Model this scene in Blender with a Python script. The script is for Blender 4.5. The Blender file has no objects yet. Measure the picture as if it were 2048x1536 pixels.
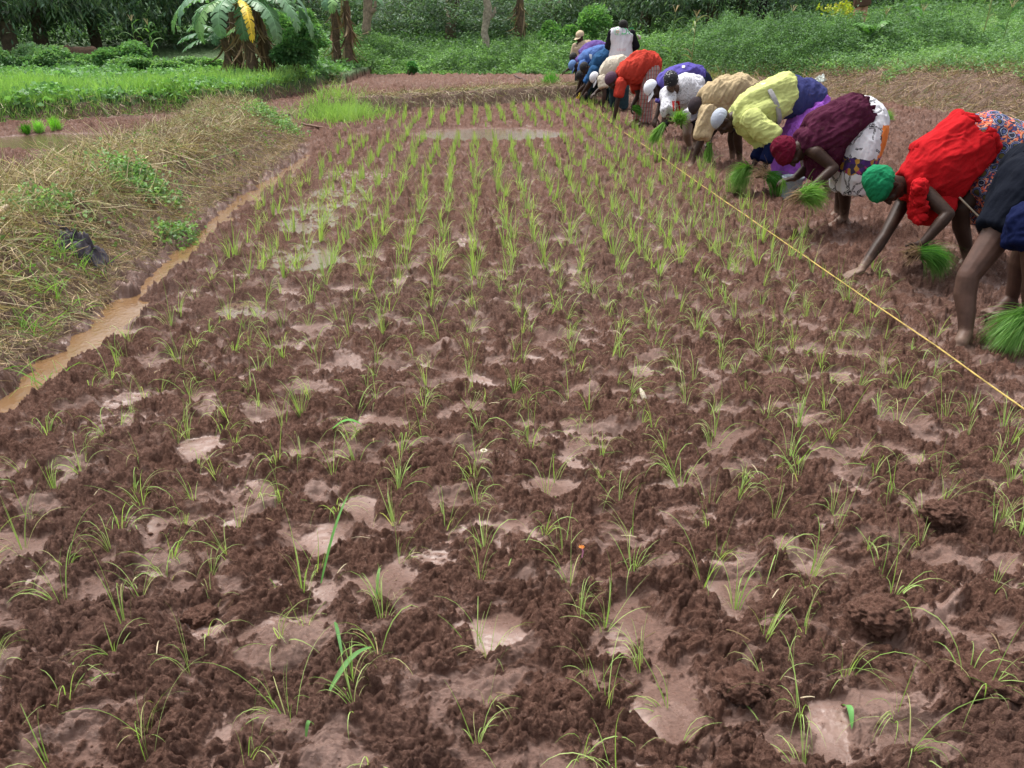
import bpy, math, random
import numpy as np
from mathutils import Vector, Matrix
from mathutils.bvhtree import BVHTree
random.seed(7); rng = np.random.default_rng(7)
S = bpy.context.scene; COL = S.collection
# ------------------------------------------------------------------ camera, sky, sun
CAM_H = 1.6; PITCH = math.radians(25.2); F = 1537.0
cam = bpy.data.cameras.new("camera"); camo = bpy.data.objects.new("camera", cam); COL.objects.link(camo)
camo.location = (0, 0, CAM_H); camo.rotation_euler = (math.pi/2 - PITCH, 0, 0)
cam.sensor_width = 36; cam.lens = 36*F/2048; cam.clip_start = .05; cam.clip_end = 2000
S.camera = camo
W = bpy.data.worlds.new("World"); S.world = W; W.use_nodes = True
nt = W.node_tree; nt.nodes.clear()
SUN_EL, SUN_AZ = 66, -35
sky = nt.nodes.new('ShaderNodeTexSky'); sky.sky_type = 'NISHITA'; sky.sun_disc = False
sky.sun_elevation = math.radians(SUN_EL); sky.sun_rotation = math.radians(SUN_AZ)
sky.air_density = 1.0; sky.dust_density = 5.0; sky.ozone_density = 1.0
hs = nt.nodes.new('ShaderNodeHueSaturation'); hs.inputs['Saturation'].default_value = .22
bg = nt.nodes.new('ShaderNodeBackground'); bg.inputs['Strength'].default_value = .115
wo = nt.nodes.new('ShaderNodeOutputWorld')
nt.links.new(sky.outputs[0], hs.inputs['Color']); nt.links.new(hs.outputs[0], bg.inputs[0]); nt.links.new(bg.outputs[0], wo.inputs[0])
sl = bpy.data.lights.new("sun", 'SUN'); so = bpy.data.objects.new("sun", sl); COL.objects.link(so)
sl.energy = 1.4; sl.angle = math.radians(24); sl.color = (1, .96, .9)
_d = Vector((math.sin(math.radians(SUN_AZ))*math.cos(math.radians(SUN_EL)), math.cos(math.radians(SUN_AZ))*math.cos(math.radians(SUN_EL)), math.sin(math.radians(SUN_EL))))
so.rotation_euler = _d.to_track_quat('Z', 'Y').to_euler()
S.view_settings.view_transform = 'Standard'; S.view_settings.look = 'None'
S.view_settings.gamma = 1; S.view_settings.exposure = 1.2
S.cycles.max_bounces = 6; S.cycles.diffuse_bounces = 3; S.cycles.transparent_max_bounces = 6

# ------------------------------------------------------------------ projection helpers
CT, ST = math.cos(PITCH), math.sin(PITCH)
def raydir(px, py):
    u = (px-1024)/F; v = (768-py)/F
    return u, CT+v*ST, -ST+v*CT
def at(px, py, Y):
    u, dy, dz = raydir(px, py); t = Y/dy
    return Vector((u*t, Y, CAM_H+dz*t))
def gp(px, py, z=0.):
    u, dy, dz = raydir(px, py); t = (z-CAM_H)/dz
    return (u*t, dy*t)

# ------------------------------------------------------------------ numpy noise
_G = rng.random(4096)*2*np.pi; _GC, _GS = np.cos(_G), np.sin(_G)
_G3 = rng.normal(size=(4096, 3)); _G3 /= np.linalg.norm(_G3, axis=1)[:, None]
_R = rng.random((4096, 3))
def _h(ix, iy, s=0, iz=0):
    n = (ix*73856093) ^ (iy*19349663) ^ (s*83492791) ^ (iz*49979687)
    n = (n ^ (n >> 13))*1274126177
    return ((n ^ (n >> 16)) & 4095)
def perlin(x, y, s=0):
    ix = np.floor(x).astype(np.int64); iy = np.floor(y).astype(np.int64)
    fx = x-ix; fy = y-iy
    u = fx*fx*fx*(fx*(fx*6-15)+10); v = fy*fy*fy*(fy*(fy*6-15)+10)
    def g(a, b):
        k = _h(ix+a, iy+b, s); return _GC[k]*(fx-a)+_GS[k]*(fy-b)
    a = g(0, 0)*(1-u)+g(1, 0)*u; b = g(0, 1)*(1-u)+g(1, 1)*u
    return (a*(1-v)+b*v)*1.5
def fbm(x, y, o=4, s=0, g=.5):
    r = 0; a = 1.; f = 1.
    for i in range(o):
        r = r+a*perlin(x*f, y*f, s+i*17); a *= g; f *= 2.03
    return r
def perlin3(p, s=0):
    i = np.floor(p).astype(np.int64); f = p-i; w = f*f*f*(f*(f*6-15)+10); r = 0
    for a in (0, 1):
        for b in (0, 1):
            for c in (0, 1):
                k = _h(i[:, 0]+a, i[:, 1]+b, s, i[:, 2]+c)
                d = (_G3[k]*(f-np.array([a, b, c]))).sum(1)
                r = r+d*(w[:, 0] if a else 1-w[:, 0])*(w[:, 1] if b else 1-w[:, 1])*(w[:, 2] if c else 1-w[:, 2])
    return r*1.5
def worley(x, y, s=0):
    ix = np.floor(x).astype(np.int64); iy = np.floor(y).astype(np.int64)
    best = np.full(x.shape, 9.); rid = np.zeros(x.shape); sec = np.full(x.shape, 9.)
    for a in (-1, 0, 1):
        for b in (-1, 0, 1):
            k = _h(ix+a, iy+b, s)
            d = np.hypot(ix+a+_R[k, 0]-x, iy+b+_R[k, 1]-y)
            m = d < best
            sec = np.where(m, best, np.minimum(sec, d))
            rid = np.where(m, _R[k, 2], rid); best = np.where(m, d, best)
    return best, rid, sec
def sst(a, b, x):
    t = np.clip((x-a)/(b-a), 0, 1); return t*t*(3-2*t)

# ------------------------------------------------------------------ mesh / material helpers
def mesh_np(name, V, Fq, mat, col=None, smooth=True, parent=None, attrs=None):
    V = np.asarray(V, dtype=np.float32); Fq = np.asarray(Fq, dtype=np.int32); k = Fq.shape[1]
    me = bpy.data.meshes.new(name); me.vertices.add(len(V)); me.vertices.foreach_set('co', V.ravel())
    me.loops.add(Fq.size); me.loops.foreach_set('vertex_index', Fq.ravel())
    me.polygons.add(len(Fq)); me.polygons.foreach_set('loop_start', np.arange(0, Fq.size, k, dtype=np.int32))
    me.polygons.foreach_set('loop_total', np.full(len(Fq), k, dtype=np.int32))
    me.update(calc_edges=True)
    me.polygons.foreach_set('use_smooth', np.full(len(Fq), smooth))
    if col is not None:
        a = me.color_attributes.new('Col', 'FLOAT_COLOR', 'POINT')
        c = np.ones((len(V), 4), np.float32); c[:, :3] = col; a.data.foreach_set('color', c.ravel())
    for n, arr in (attrs or {}).items():
        a = me.attributes.new(n, 'FLOAT', 'POINT'); a.data.foreach_set('value', np.asarray(arr, np.float32))
    if mat: me.materials.append(mat)
    o = bpy.data.objects.new(name, me); COL.objects.link(o)
    if parent: o.parent = parent
    return o
def tag(o, label=None, cat=None, group=None, kind=None):
    if label: o['label'] = label
    if cat: o['category'] = cat
    if group: o['group'] = group
    if kind: o['kind'] = kind
    return o
def empty(name, loc, label=None, cat=None, group=None):
    o = bpy.data.objects.new(name, None); COL.objects.link(o); o.location = loc; o.empty_display_size = .1
    return tag(o, label, cat, group)
def attach(o, p):                      # parent while the mesh keeps its world coordinates
    o.parent = p; o.matrix_parent_inverse = Matrix.Translation(-Vector(p.location))
    return o
class N:
    def __init__(s, name):
        s.m = bpy.data.materials.new(name); s.m.use_nodes = True; s.t = s.m.node_tree; s.t.nodes.clear()
        s.out = s.n('OutputMaterial'); s.b = s.n('BsdfPrincipled'); s.l(s.b, 0, s.out, 0)
    def n(s, t, **k):
        x = s.t.nodes.new('ShaderNode'+t)
        for a, v in k.items(): setattr(x, a, v)
        return x
    def l(s, a, ao, b, bi): s.t.links.new(a.outputs[ao], b.inputs[bi])
    def set(s, **k):
        for a, v in k.items():
            a = a.replace('_', ' '); s.b.inputs[a].default_value = (*v, 1) if isinstance(v, tuple) and len(v) == 3 else v
        return s
    def noise(s, scale, detail=4, vec=None, rough=.6):
        x = s.n('TexNoise'); x.inputs['Scale'].default_value = scale; x.inputs['Detail'].default_value = detail; x.inputs['Roughness'].default_value = rough
        if vec is None: vec = s.coord()
        s.t.links.new(vec, x.inputs['Vector']); return x
    def coord(s):
        if not hasattr(s, '_c'): s._c = s.n('TexCoord')
        return s._c.outputs['Object']
    def ramp(s, src, stops, so=0):
        r = s.n('ValToRGB'); e = r.color_ramp.elements
        while len(e) < len(stops): e.new(.5)
        for i, (p, c) in enumerate(stops):
            e[i].position = p; e[i].color = (*c, 1) if not isinstance(c, float) else (c, c, c, 1)
        s.t.links.new(src.outputs[so], r.inputs[0]); return r
    def mix(s, fac, a, b, mode='MIX'):
        x = s.n('Mix'); x.data_type = 'RGBA'; x.blend_type = mode
        for v, i in ((fac, 0), (a, 6), (b, 7)):
            if isinstance(v, (int, float)): x.inputs[i].default_value = v
            elif isinstance(v, tuple): x.inputs[i].default_value = (*v, 1)
            else: s.t.links.new(v, x.inputs[i])
        return x.outputs[2]
    def math(s, op, a, b=0.):
        x = s.n('Math', operation=op)
        for v, i in ((a, 0), (b, 1)):
            if isinstance(v, (int, float)): x.inputs[i].default_value = v
            else: s.t.links.new(v, x.inputs[i])
        return x.outputs[0]
    def bump(s, h, strength=.5, dist=.01, prev=None):
        x = s.n('Bump'); x.inputs['Strength'].default_value = strength; x.inputs['Distance'].default_value = dist
        s.t.links.new(h, x.inputs['Height'])
        if prev: s.t.links.new(prev, x.inputs['Normal'])
        return x.outputs[0]
    def base(s, c): s.t.links.new(c, s.b.inputs['Base Color']); return s
    def nrm(s, c): s.t.links.new(c, s.b.inputs['Normal']); return s

def mat_mud(name):
    n = N(name)
    silt = n.n('Attribute', attribute_name='silt').outputs['Fac']
    tone = n.n('Attribute', attribute_name='tone').outputs['Fac']
    n1 = n.noise(9, 5); n2 = n.noise(90, 5, rough=.7); n3 = n.noise(420, 3)
    clod = n.ramp(n2, [(.3, (.070, .034, .025)), (.5, (.160, .082, .059)), (.72, (.32, .185, .140))])
    red = n.mix(n.ramp(n1, [(.45, 0.), (.7, .6)]).outputs[0], clod.outputs[0], (.135, .066, .046))
    sil = n.ramp(n1, [(.3, (.155, .088, .067)), (.7, (.25, .158, .128))])
    c = n.mix(silt, red, sil.outputs[0])
    gr = n.mix(tone, c, (.19, .14, .125), 'MIX')
    n.base(gr)
    r = n.n('MapRange'); r.inputs['To Min'].default_value = .75; r.inputs['To Max'].default_value = .36
    n.t.links.new(silt, r.inputs['Value'])
    n4 = n.noise(26, 4, rough=.7); wet = n.ramp(n4, [(.55, 0.), (.62, .5)]); rr = n.math('MAXIMUM', n.math('SUBTRACT', n.math('ADD', r.outputs[0], n.math('MULTIPLY', n.math('SUBTRACT', n2.outputs[0], .5), .25)), wet.outputs[0]), .13)
    n.t.links.new(rr, n.b.inputs['Roughness'])
    st = n.math('SUBTRACT', 1.08, silt)
    h = n.math('MULTIPLY', n.math('ADD', n.math('MULTIPLY', n2.outputs[0], 1.), n.math('MULTIPLY', n3.outputs[0], .55)), st)
    n.nrm(n.bump(h, 1., .016)); n.t.links.new(n.math('ADD', n.math('MULTIPLY', silt, .45), .12), n.b.inputs['Specular IOR Level'])
    return n.m
def mat_earth():                       # drier bank soil mixed with root fibre
    n = N('bank_earth')
    n1 = n.noise(3, 5); n2 = n.noise(28, 6, rough=.75)
    g = n.n('Attribute', attribute_name='green').outputs['Fac']
    a = n.ramp(n2, [(.3, (.05, .028, .020)), (.5, (.14, .080, .055)), (.75, (.28, .18, .12))])
    b = n.mix(n.ramp(n1, [(.4, 0.), (.65, .7)]).outputs[0], a.outputs[0], (.15, .10, .07))
    n.base(n.mix(g, b, (.05, .10, .025))); n.set(Roughness=.8)
    n.nrm(n.bump(n2.outputs[0], .9, .03)); return n.m
def mat_leaf(name='foliage', trans=.35, rough=.5, mul=1.):
    n = N(name); c = n.n('Attribute', attribute_name='Col').outputs['Color']
    n.t.links.new(c, n.b.inputs['Base Color']); n.set(Roughness=rough); n.b.inputs['Specular IOR Level'].default_value = .2
    t = n.n('BsdfTranslucent'); n.t.links.new(n.mix(1., c, (1.1, 1.25, .55), 'MULTIPLY'), t.inputs[0])
    m = n.n('MixShader'); m.inputs[0].default_value = trans
    n.l(n.b, 0, m, 1); n.l(t, 0, m, 2); n.l(m, 0, n.out, 0); return n.m
def mat_cloth(name, base, dark=None, rough=.85, wear=.28, weave=900):
    n = N(name); dark = dark or tuple(c*.6 for c in base)
    n1 = n.noise(7, 5); n2 = n.noise(40, 4)
    c = n.mix(n.ramp(n1, [(.35, 0.), (.7, 1.)]).outputs[0], base, tuple(b*.75+d*.25 for b, d in zip(base, dark)))
    if wear: c = n.mix(n.ramp(n2, [(.55, 0.), (.75, wear)]).outputs[0], c, (.16, .10, .08))
    n.base(c); n.set(Roughness=rough); n.b.inputs['Specular IOR Level'].default_value = .06
    n.nrm(n.bump(n.noise(weave, 2).outputs[0], .25, .002, n.bump(n2.outputs[0], .25, .01))); return n.m
def mat_plain(name, base, rough=.6, var=.3, scale=20, bump=.3, **k):
    n = N(name); t = n.noise(scale, 5)
    n.base(n.mix(n.ramp(t, [(.3, 0.), (.7, 1.)]).outputs[0], tuple(b*(1-var) for b in base), tuple(min(1, b*(1+var)) for b in base)))
    n.set(Roughness=rough, **k); n.nrm(n.bump(t.outputs[0], bump, .01)); return n.m
def mat_skin(name, base=(.040, .022, .016), mud=.16):
    n = N(name); t = n.noise(14, 5); t2 = n.noise(300, 3)
    c = n.mix(n.ramp(t, [(.3, 0.), (.7, 1.)]).outputs[0], tuple(b*.75 for b in base), tuple(b*1.35 for b in base))
    g = n.n('NewGeometry'); sp = n.n('SeparateXYZ'); n.l(g, 'Position', sp, 0)
    z = n.math('ADD', sp.outputs[2], n.math('MULTIPLY', n.math('SUBTRACT', n.noise(22, 4).outputs[0], .5), .16))
    mr = n.n('MapRange'); mr.inputs['From Min'].default_value = mud; mr.inputs['From Max'].default_value = mud-.07
    n.t.links.new(z, mr.inputs['Value'])
    n.base(n.mix(n.math('MULTIPLY', mr.outputs[0], .85), c, (.21, .14, .105)))
    n.set(Roughness=.5); n.b.inputs['Specular IOR Level'].default_value = .22; n.b.inputs['Subsurface Weight'].default_value = 0
    n.nrm(n.bump(t2.outputs[0], .12, .002)); return n.m
M = dict(mud=mat_mud('wet_mud'), earth=mat_earth(), leaf=mat_leaf(), straw=mat_leaf('straw', .15, .75),
         rice=mat_leaf('rice_blade', .4, .4), skin=mat_skin('skin'), skin2=mat_skin('skin_muddy', (.075, .043, .03), .5),
         bark=mat_plain('bark', (.12, .085, .06), .9, .5, 9, 1.))
def mat_water(name, base, rough):
    n = N(name); t = n.noise(5, 3); t2 = n.noise(38, 3)
    n.base(n.mix(t.outputs[0], base, tuple(b*.7 for b in base))); n.set(Roughness=rough, IOR=1.33); n.b.inputs['Specular IOR Level'].default_value = .9
    n.nrm(n.bump(t2.outputs[0], .25, .01, n.bump(t.outputs[0], .2, .03))); return n.m
M['ditchwater'] = mat_water('muddy_water', (.22, .125, .06), .05)
M['puddle'] = mat_water('puddle_water', (.15, .095, .065), .04)

# ------------------------------------------------------------------ terrain
def toe_l(y): return np.interp(y, [0, 4.2, 7.6, 10.65, 12.2, 13.4], [-2.50, -2.53, -2.85, -2.87, -3.1, -3.6])
BB = np.array([(-3.6, 14.6), (-2.76, 15.2), (.84, 17.9), (2.2, 18.7), (3.2, 19.3)])    # toe of the back bund
def back_y(x): return np.interp(x, BB[:, 0], BB[:, 1])
def toe_r(y): return np.interp(y, [0, 12.5, 14.2, 16.9, 19.2, 22.5, 25.5, 27, 60], [10.3, 9.7, 9.0, 8.06, 7.24, 5.4, 4.5, 4.2, 4.0])
GL = np.array([(-30, 8.6), (-14, 11.4), (-8.9, 13.4), (-5.6, 16.6), (-5.2, 19.5), (-4.9, 21.5)])    # foot of the grass terrace, left
def terr_y(x): return np.interp(x, GL[:, 0], GL[:, 1])
def macro(x, y):
    wob = .07*perlin(x*.9, y*.9, 3)+.03*perlin(x*3, y*3, 5)
    z = np.zeros_like(x)
    # left bund
    d = toe_l(y)-x+wob*.8
    end = sst(14.6, 13.2, y)
    prof = .40*sst(0, .75, d)*(1-sst(1.45, 2.1, d)) + .04*sst(1.45, 2.1, d)
    z = np.maximum(z, prof*(.25+.75*end)*(y < 15.2))
    # ditch at the toe
    dd = d+.13
    # back bund and the higher field behind it
    s = y-back_y(x)+wob
    inx = sst(-4.3, -3.4, x)*(1-sst(3.4, 4.6, x))
    z = np.maximum(z, (.30*sst(0, .35, s)*(1-sst(.8, 1.5, s))+.13*sst(.8, 1.5, s))*inx)
    z = np.maximum(z, .13*sst(20, 22, y)*(x > -5.5))
    z = np.maximum(z, .04*sst(-3.2, -4.2, x)*sst(14, 13, y))
    # bund running on from the left bund to the banana clump
    t = (y-14.3)-(-(x+3.4)*1.05)
    # grass terrace left
    s = (y-terr_y(x))+wob*1.5
    z = np.maximum(z, .34*sst(0, .55, s)*(x < -4.4))
    # right bank
    s = (x-toe_r(y))*.9+wob*2
    hb = np.interp(y, [0, 14, 17, 20, 24, 27], [.95, .85, .72, .5, .3, .15])
    z = np.where(s > 0, np.maximum(z, 0)+hb*sst(0, 1.5, s)+np.clip(s-1.2, 0, 12)*.10, z)
    # far rise
    z = z+np.clip(y-26.5, 0, 12)*.05+np.clip(y-62, 0, 60)*.16
    z = z-.125*np.exp(-np.abs(dd/(.118+.065*perlin(y*1.3, x*0+7.7)+.06*perlin(x*5, y*5, 15)))**2.6)*sst(11.3, 10.6, y)
    return z
PUD = [(668, 395, 75, 30), (620, 440, 70, 22), (600, 505, 80, 34), (655, 520, 40, 18), (500, 612, 70, 18), (985, 267, 150, 13), (100, 285, 170, 16), (300, 300, 200, 20), (1960, 950, 50, 25), (710, 350, 80, 14)]
def pudmask(x, y):
    r = np.zeros_like(x)
    for px, py, w, h in PUD:
        cx, cy = gp(px, py); x1, _ = gp(px+w, py); _, y1 = gp(px, py-h)
        r = np.maximum(r, np.exp(-(((x-cx)/(x1-cx))**2+((y-cy)/(y1-cy))**2)))
    return r
def mudzone(x, y):      # 1 on bare mud, 0 on the bunds and banks
    m = np.ones_like(x)
    d = toe_l(y)-x
    m *= 1-sst(.05, .3, d)*(1-sst(1.7, 2.2, d))*(y < 14.6)
    s = y-back_y(x); inx = (x > -4.3)*(x < 4)
    m *= 1-inx*sst(.05, .3, s)*(1-sst(1.1, 1.5, s))*.8
    m *= 1-sst(-.3, .2, y-terr_y(x))*(x < -4.4)
    m *= 1-sst(-.1, .3, x-toe_r(y))
    m *= 1-sst(25.3, 26.3, y)
    return m
def ground(x, y, parts=False):
    x = np.asarray(x, float); y = np.asarray(y, float)
    z0 = macro(x, y); mz = mudzone(x, y); r = np.hypot(x, y)
    wx = x+.05*perlin(x*6, y*6, 31); wy = y+.05*perlin(x*6, y*6, 32)
    wx2 = wx+.012*perlin(x*28, y*28, 33); wy2 = wy+.012*perlin(x*28, y*28, 34)
    big = .022*fbm(x*.8, y*.8, 2, 41)
    rid = .030*fbm(wx*2.1, wy*2.9, 3, 51, .5)+.034*fbm(wx*5.8, wy*9.5, 3, 54, .5)
    # foot holes
    f1, fr, _ = worley(wx*1.7, wy*1.7, 61)
    hole = np.where(fr > .45, -.06*(1-sst(.07, .2, f1+.06*perlin(x*9, y*9, 62))), 0)
    sm = sst(.03, .5, fbm(wx*3.6+.5*perlin(y*2, x*2, 72), wy*5.6, 5, 71, .68))*(1-.45*sst(4, 9, r)); clm = 1-.86*sm
    f, fr, f2 = worley(wx2*25, wy2*29, 81); cv1 = 1-sst(.0, .16, f2-f); c1 = np.sqrt(np.clip(1-(f/.66)**2, 0, 1))*np.clip(fr*1.5-.25, 0, 1.2)*.020
    f, fr, f2b = worley(wx2*56, wy2*62, 82); c2 = np.sqrt(np.clip(1-(f/.66)**2, 0, 1))*np.clip(fr*1.5-.2, 0, 1.2)*.0115
    f, fr, _ = worley(x*85+perlin(x*60, y*60, 35)*.4, y*90, 83); c3 = np.sqrt(np.clip(1-(f/.7)**2, 0, 1))*np.clip(fr*1.5-.2, 0, 1.2)*.0062*sst(11, 5, r)
    crk = -.012*np.exp(-(perlin(wx2*7, wy2*7, 84)/.035)**2)
    f, fr, f2 = worley(wx2*11.5, wy2*13.5, 86); cv0 = 1-sst(.0, .12, f2-f); c0 = np.sqrt(np.clip(1-(f/.62)**2, 0, 1))*np.clip(fr*1.6-.5, 0, 1.1)*.038*(.35+.65*sst(3, 7, r))
    far = 1+.5*sst(5, 10, r)
    cl = (c0*.8+(c1+c2)*far+c3)*clm+c0*.45-(.008*cv1+.016*cv0*sst(-.2, .3, perlin(x*2, y*2, 87)))*(.25+.75*clm)+.010*fbm(x*24, y*24, 3, 85)+crk*clm
    pm = pudmask(x, y)
    h = rid+hole+cl
    lev = -.018+.009*fbm(x*1.3, y*1.9, 3, 91)-.010*sst(5, 12, r)
    w = .005
    soft = np.log1p(np.exp(np.clip((h-lev)/w, -30, 30)))*w
    hf = lev+soft+.004*fbm(x*9, y*12, 3, 95)+.0012*fbm(x*60, y*60, 2, 96)+.25*(c2+c3)*sst(.0, .5, perlin(x*5, y*5, 97))
    silt = (1-sst(-.004, .017, h-lev))*(.55+.45*sst(-.3, .3, perlin(x*4, y*4, 98)))
    crumb = sst(.003, .012, (c1+c2+c3)*clm)
    silt = np.maximum(silt, sm*(.62+.3*perlin(x*3, y*3, 99))*(1-crumb))
    pw = sst(.12, .55, pm)
    hf = hf*(1-pw)+pw*(-.040-.004*sst(8.5, 11, r)+(.5*rid+.8*cl)*(1-.85*sst(9.5, 11.5, r))); silt = np.maximum(silt*(1-pw), pw*(1-sst(-.028, -.012, hf)))
    bw = sst(.03, .1, pm)*(1-sst(.25, .4, pm)); hf = np.where(bw > 0, hf*(1-bw)+bw*np.maximum(hf, -.010+.3*cl), hf)
    big = big*(1-sst(.02, .2, pm))
    # water pools: the floor under the puddle sheets dips
    rough = .035*fbm(x*2.3, y*2.3, 2, 102)+.050*fbm(x*7, y*7, 4, 101, .6)+.012*fbm(x*35, y*35, 2, 104)
    z = z0+mz*(big+hf)+(1-mz)*rough
    ed_ = toe_l(y)-x+.02; silt = np.maximum(silt*mz, .9*np.exp(-(ed_/.10)**2)*sst(12, 11, y)*(1-crumb*.6))
    if parts: return z, silt, mz, pm
    return z
def gz(x, y): return float(ground(np.array([float(x)]), np.array([float(y)]))[0])
def ray_ground(px, py):
    u, dy, dz = raydir(px, py); t = np.linspace(.5, 60, 3000)
    zz = macro(u*t, dy*t); k = np.argmax(CAM_H+dz*t < zz)
    return float(u*t[k]), float(dy*t[k])

ys = []
y = gp(1024, 1660)[1]
while y < 30:
    ys.append(y); py = 768-F*math.tan(math.atan2(-CAM_H, y)+PITCH)
    y += min(gp(1024, py-1.72)[1]-y, .045 if y < 21 else .12)
step = .12
while y < 420: y += step; step *= 1.07; ys.append(y)
ys = np.array(ys); NY = len(ys); NX = 1250
uu = np.linspace(-1, 1, NX)
half = .74*ys+1.25
GX = half[:, None]*uu[None, :]; GY = np.repeat(ys[:, None], NX, 1)
Z, silt, mz, pm = ground(GX.ravel(), GY.ravel(), True)
Vt = np.stack([GX.ravel(), GY.ravel(), Z], 1)
ii = np.arange(NY*NX).reshape(NY, NX)
Q = np.stack([ii[:-1, :-1], ii[:-1, 1:], ii[1:, 1:], ii[1:, :-1]], -1).reshape(-1, 4)
fx = Vt[Q[:, 0], 0]; fy = Vt[Q[:, 0], 1]
d = toe_l(fy)-fx; sb = fy-back_y(fx)
reg = np.zeros(len(Q), int)                                     # 0 rice field
reg[(d > .04) & (d < 1.95) & (fy < 14.7)] = 1                    # left bund
reg[(d >= 1.95) & (fy < 16)] = 2                                 # left field
reg[(sb > 0) & (fy > 14.6)] = 4
reg[(sb > 0) & (sb < 1.3) & (fx > -4.4) & (fx < 4) & (fy > 14.6)] = 3    # back bund
reg[(fy-terr_y(fx) > -.25) & (fx < -4.4)] = 5
reg[(fx > toe_r(fy)-.05)] = 6
reg[(fy > 26)] = 5
tone = .12*sst(0, .5, fbm(Vt[:, 0]*.5, Vt[:, 1]*.5, 2, 111))*mz
gl = np.where((Vt[:, 1]-terr_y(Vt[:, 0]) > .3) & (Vt[:, 0] < -4.4), 1., 0.)
gl = np.maximum(gl, sst(25.5, 27, Vt[:, 1])); gl = np.maximum(gl, .9*sst(1.6, 3.2, Vt[:, 0]-toe_r(Vt[:, 1])))
NM = {0: ('field_mud', 'mud'), 1: ('left_bund', 'earth'), 2: ('left_field_mud', 'mud'), 3: ('back_bund', 'earth'), 4: ('back_field_mud', 'mud'), 5: ('ground', 'earth'), 6: ('bank_terrain', 'earth')}
for k, (nm, mt) in NM.items():
    q = Q[reg == k]
    if not len(q): continue
    used, inv = np.unique(q.ravel(), return_inverse=True)
    o = mesh_np(nm, Vt[used], inv.reshape(-1, 4), M[mt], attrs={'silt': silt[used], 'tone': tone[used], 'green': gl[used]})
    tag(o, kind='structure')
# water sheets
def sheet(name, pts, z, mat, n=1):
    me = bpy.data.meshes.new(name); me.from_pydata([(x, y, z) for x, y in pts], [], [tuple(range(len(pts)))]); me.materials.append(mat)
    o = bpy.data.objects.new(name, me); COL.objects.link(o); return tag(o, kind='structure')
yy = np.linspace(1.5, 11.4, 60)
a = [(float(toe_l(v)+.36), float(v)) for v in yy]; b = [(float(toe_l(v)-.12), float(v)) for v in yy[::-1]]
sheet('ditch_water', a+b, -.047, M['ditchwater'])
def ell(px, py, w, h, s=1.35):
    cx, cy = gp(px, py); x1, _ = gp(px+w, py); _, y1 = gp(px, py-h)
    return [(cx+s*(x1-cx)*math.cos(t), cy+s*(y1-cy)*math.sin(t)) for t in np.linspace(0, 2*math.pi, 40, endpoint=False)]
for (px, py, w, h) in PUD:
    cx, cy = gp(px, py)
    zl = -.017-.0011*PUD.index((px, py, w, h))+float(macro(np.array([cx]), np.array([cy]))[0])
    sheet('puddle_water', ell(px, py, w, h), zl, M['puddle'])
# ------------------------------------------------------------------ strands, leaves
def unit(a): return a/np.maximum(np.linalg.norm(a, axis=-1, keepdims=True), 1e-9)
def strands(P, D, L, w, g, col, nseg=4, taper=.8, side=None, r=None, curl=0.):
    """ribbons growing from P along D, bending down by g; returns verts, quads, colours"""
    r = r or rng
    P = np.asarray(P, float); n = len(P); D = unit(np.asarray(D, float)); L = np.broadcast_to(L, n); w = np.broadcast_to(w, n); g = np.broadcast_to(g, n)
    if side is None:
        side = np.cross(D, r.normal(size=(n, 3))+np.array([0, .8, 0]))
    cv = r.normal(size=(n, 3))
    side = unit(side); V = np.zeros((n, nseg+1, 2, 3)); p = P.copy()
    for i in range(nseg+1):
        t = i/nseg; ww = w*(1-t**1.6*taper)*(.55+.45*min(1, t*4+.1))*.5
        V[:, i, 0] = p-side*ww[:, None]; V[:, i, 1] = p+side*ww[:, None]
        if curl: D = D+cv*(curl/nseg)
        D = unit(D+np.array([0, 0, -1.])*(g*(t+.15)*2/nseg)[:, None]); p = p+D*(L/nseg)[:, None]
    k = (nseg+1)*2; b = (np.arange(n)*k)[:, None]+(np.arange(nseg)*2)[None, :]
    Fq = np.stack([b, b+1, b+3, b+2], -1).reshape(-1, 4)
    return V.reshape(-1, 3), Fq, np.repeat(np.broadcast_to(col, (n, 3)), k, 0)
def leaves(P, D, L, w, col, droop=0., r=None):
    """pointed leaves: two quads folded on the midrib"""
    r = r or rng
    P = np.asarray(P, float); n = len(P); D = unit(np.asarray(D, float)); L = np.broadcast_to(L, n)[:, None]; w = np.broadcast_to(w, n)[:, None]
    s = unit(np.cross(D, r.normal(size=(n, 3))*.6+np.array([0, 0, 1.]))); up = np.cross(s, D)
    a = P; m = P+D*L*.5+up*L*.06; t = P+D*L+np.array([0, 0, -1])*L*droop
    V = np.stack([a, m-s*w*.5, t, m+s*w*.5], 1).reshape(-1, 3)
    b = (np.arange(n)*4)[:, None]
    return V, np.concatenate([b, b+1, b+2, b+3], 1), np.repeat(np.broadcast_to(col, (n, 3)), 4, 0)
def cat(parts):
    V, Fq, C = [], [], []; o = 0
    for v, f, c in parts: V.append(v); Fq.append(f+o); C.append(c); o += len(v)
    return np.concatenate(V), np.concatenate(Fq), np.concatenate(C)
def jit(col, n, a=.25, hue=.1, r=None):
    r = r or rng
    c = np.array(col)[None, :]*(1+r.uniform(-a, a, (n, 1))); c = c*(1+r.uniform(-hue, hue, (n, 3))); return np.clip(c, .004, .95)
def mixc(a, b, t): return np.array(a)[None]*(1-t[:, None])+np.array(b)[None]*t[:, None]
def build(name, parts, mat, parent=None, smooth=True):
    V, Fq, C = cat(parts) if isinstance(parts, list) else parts
    o = mesh_np(name, V, Fq, mat, C, smooth)
    return attach(o, parent) if parent else o
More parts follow.
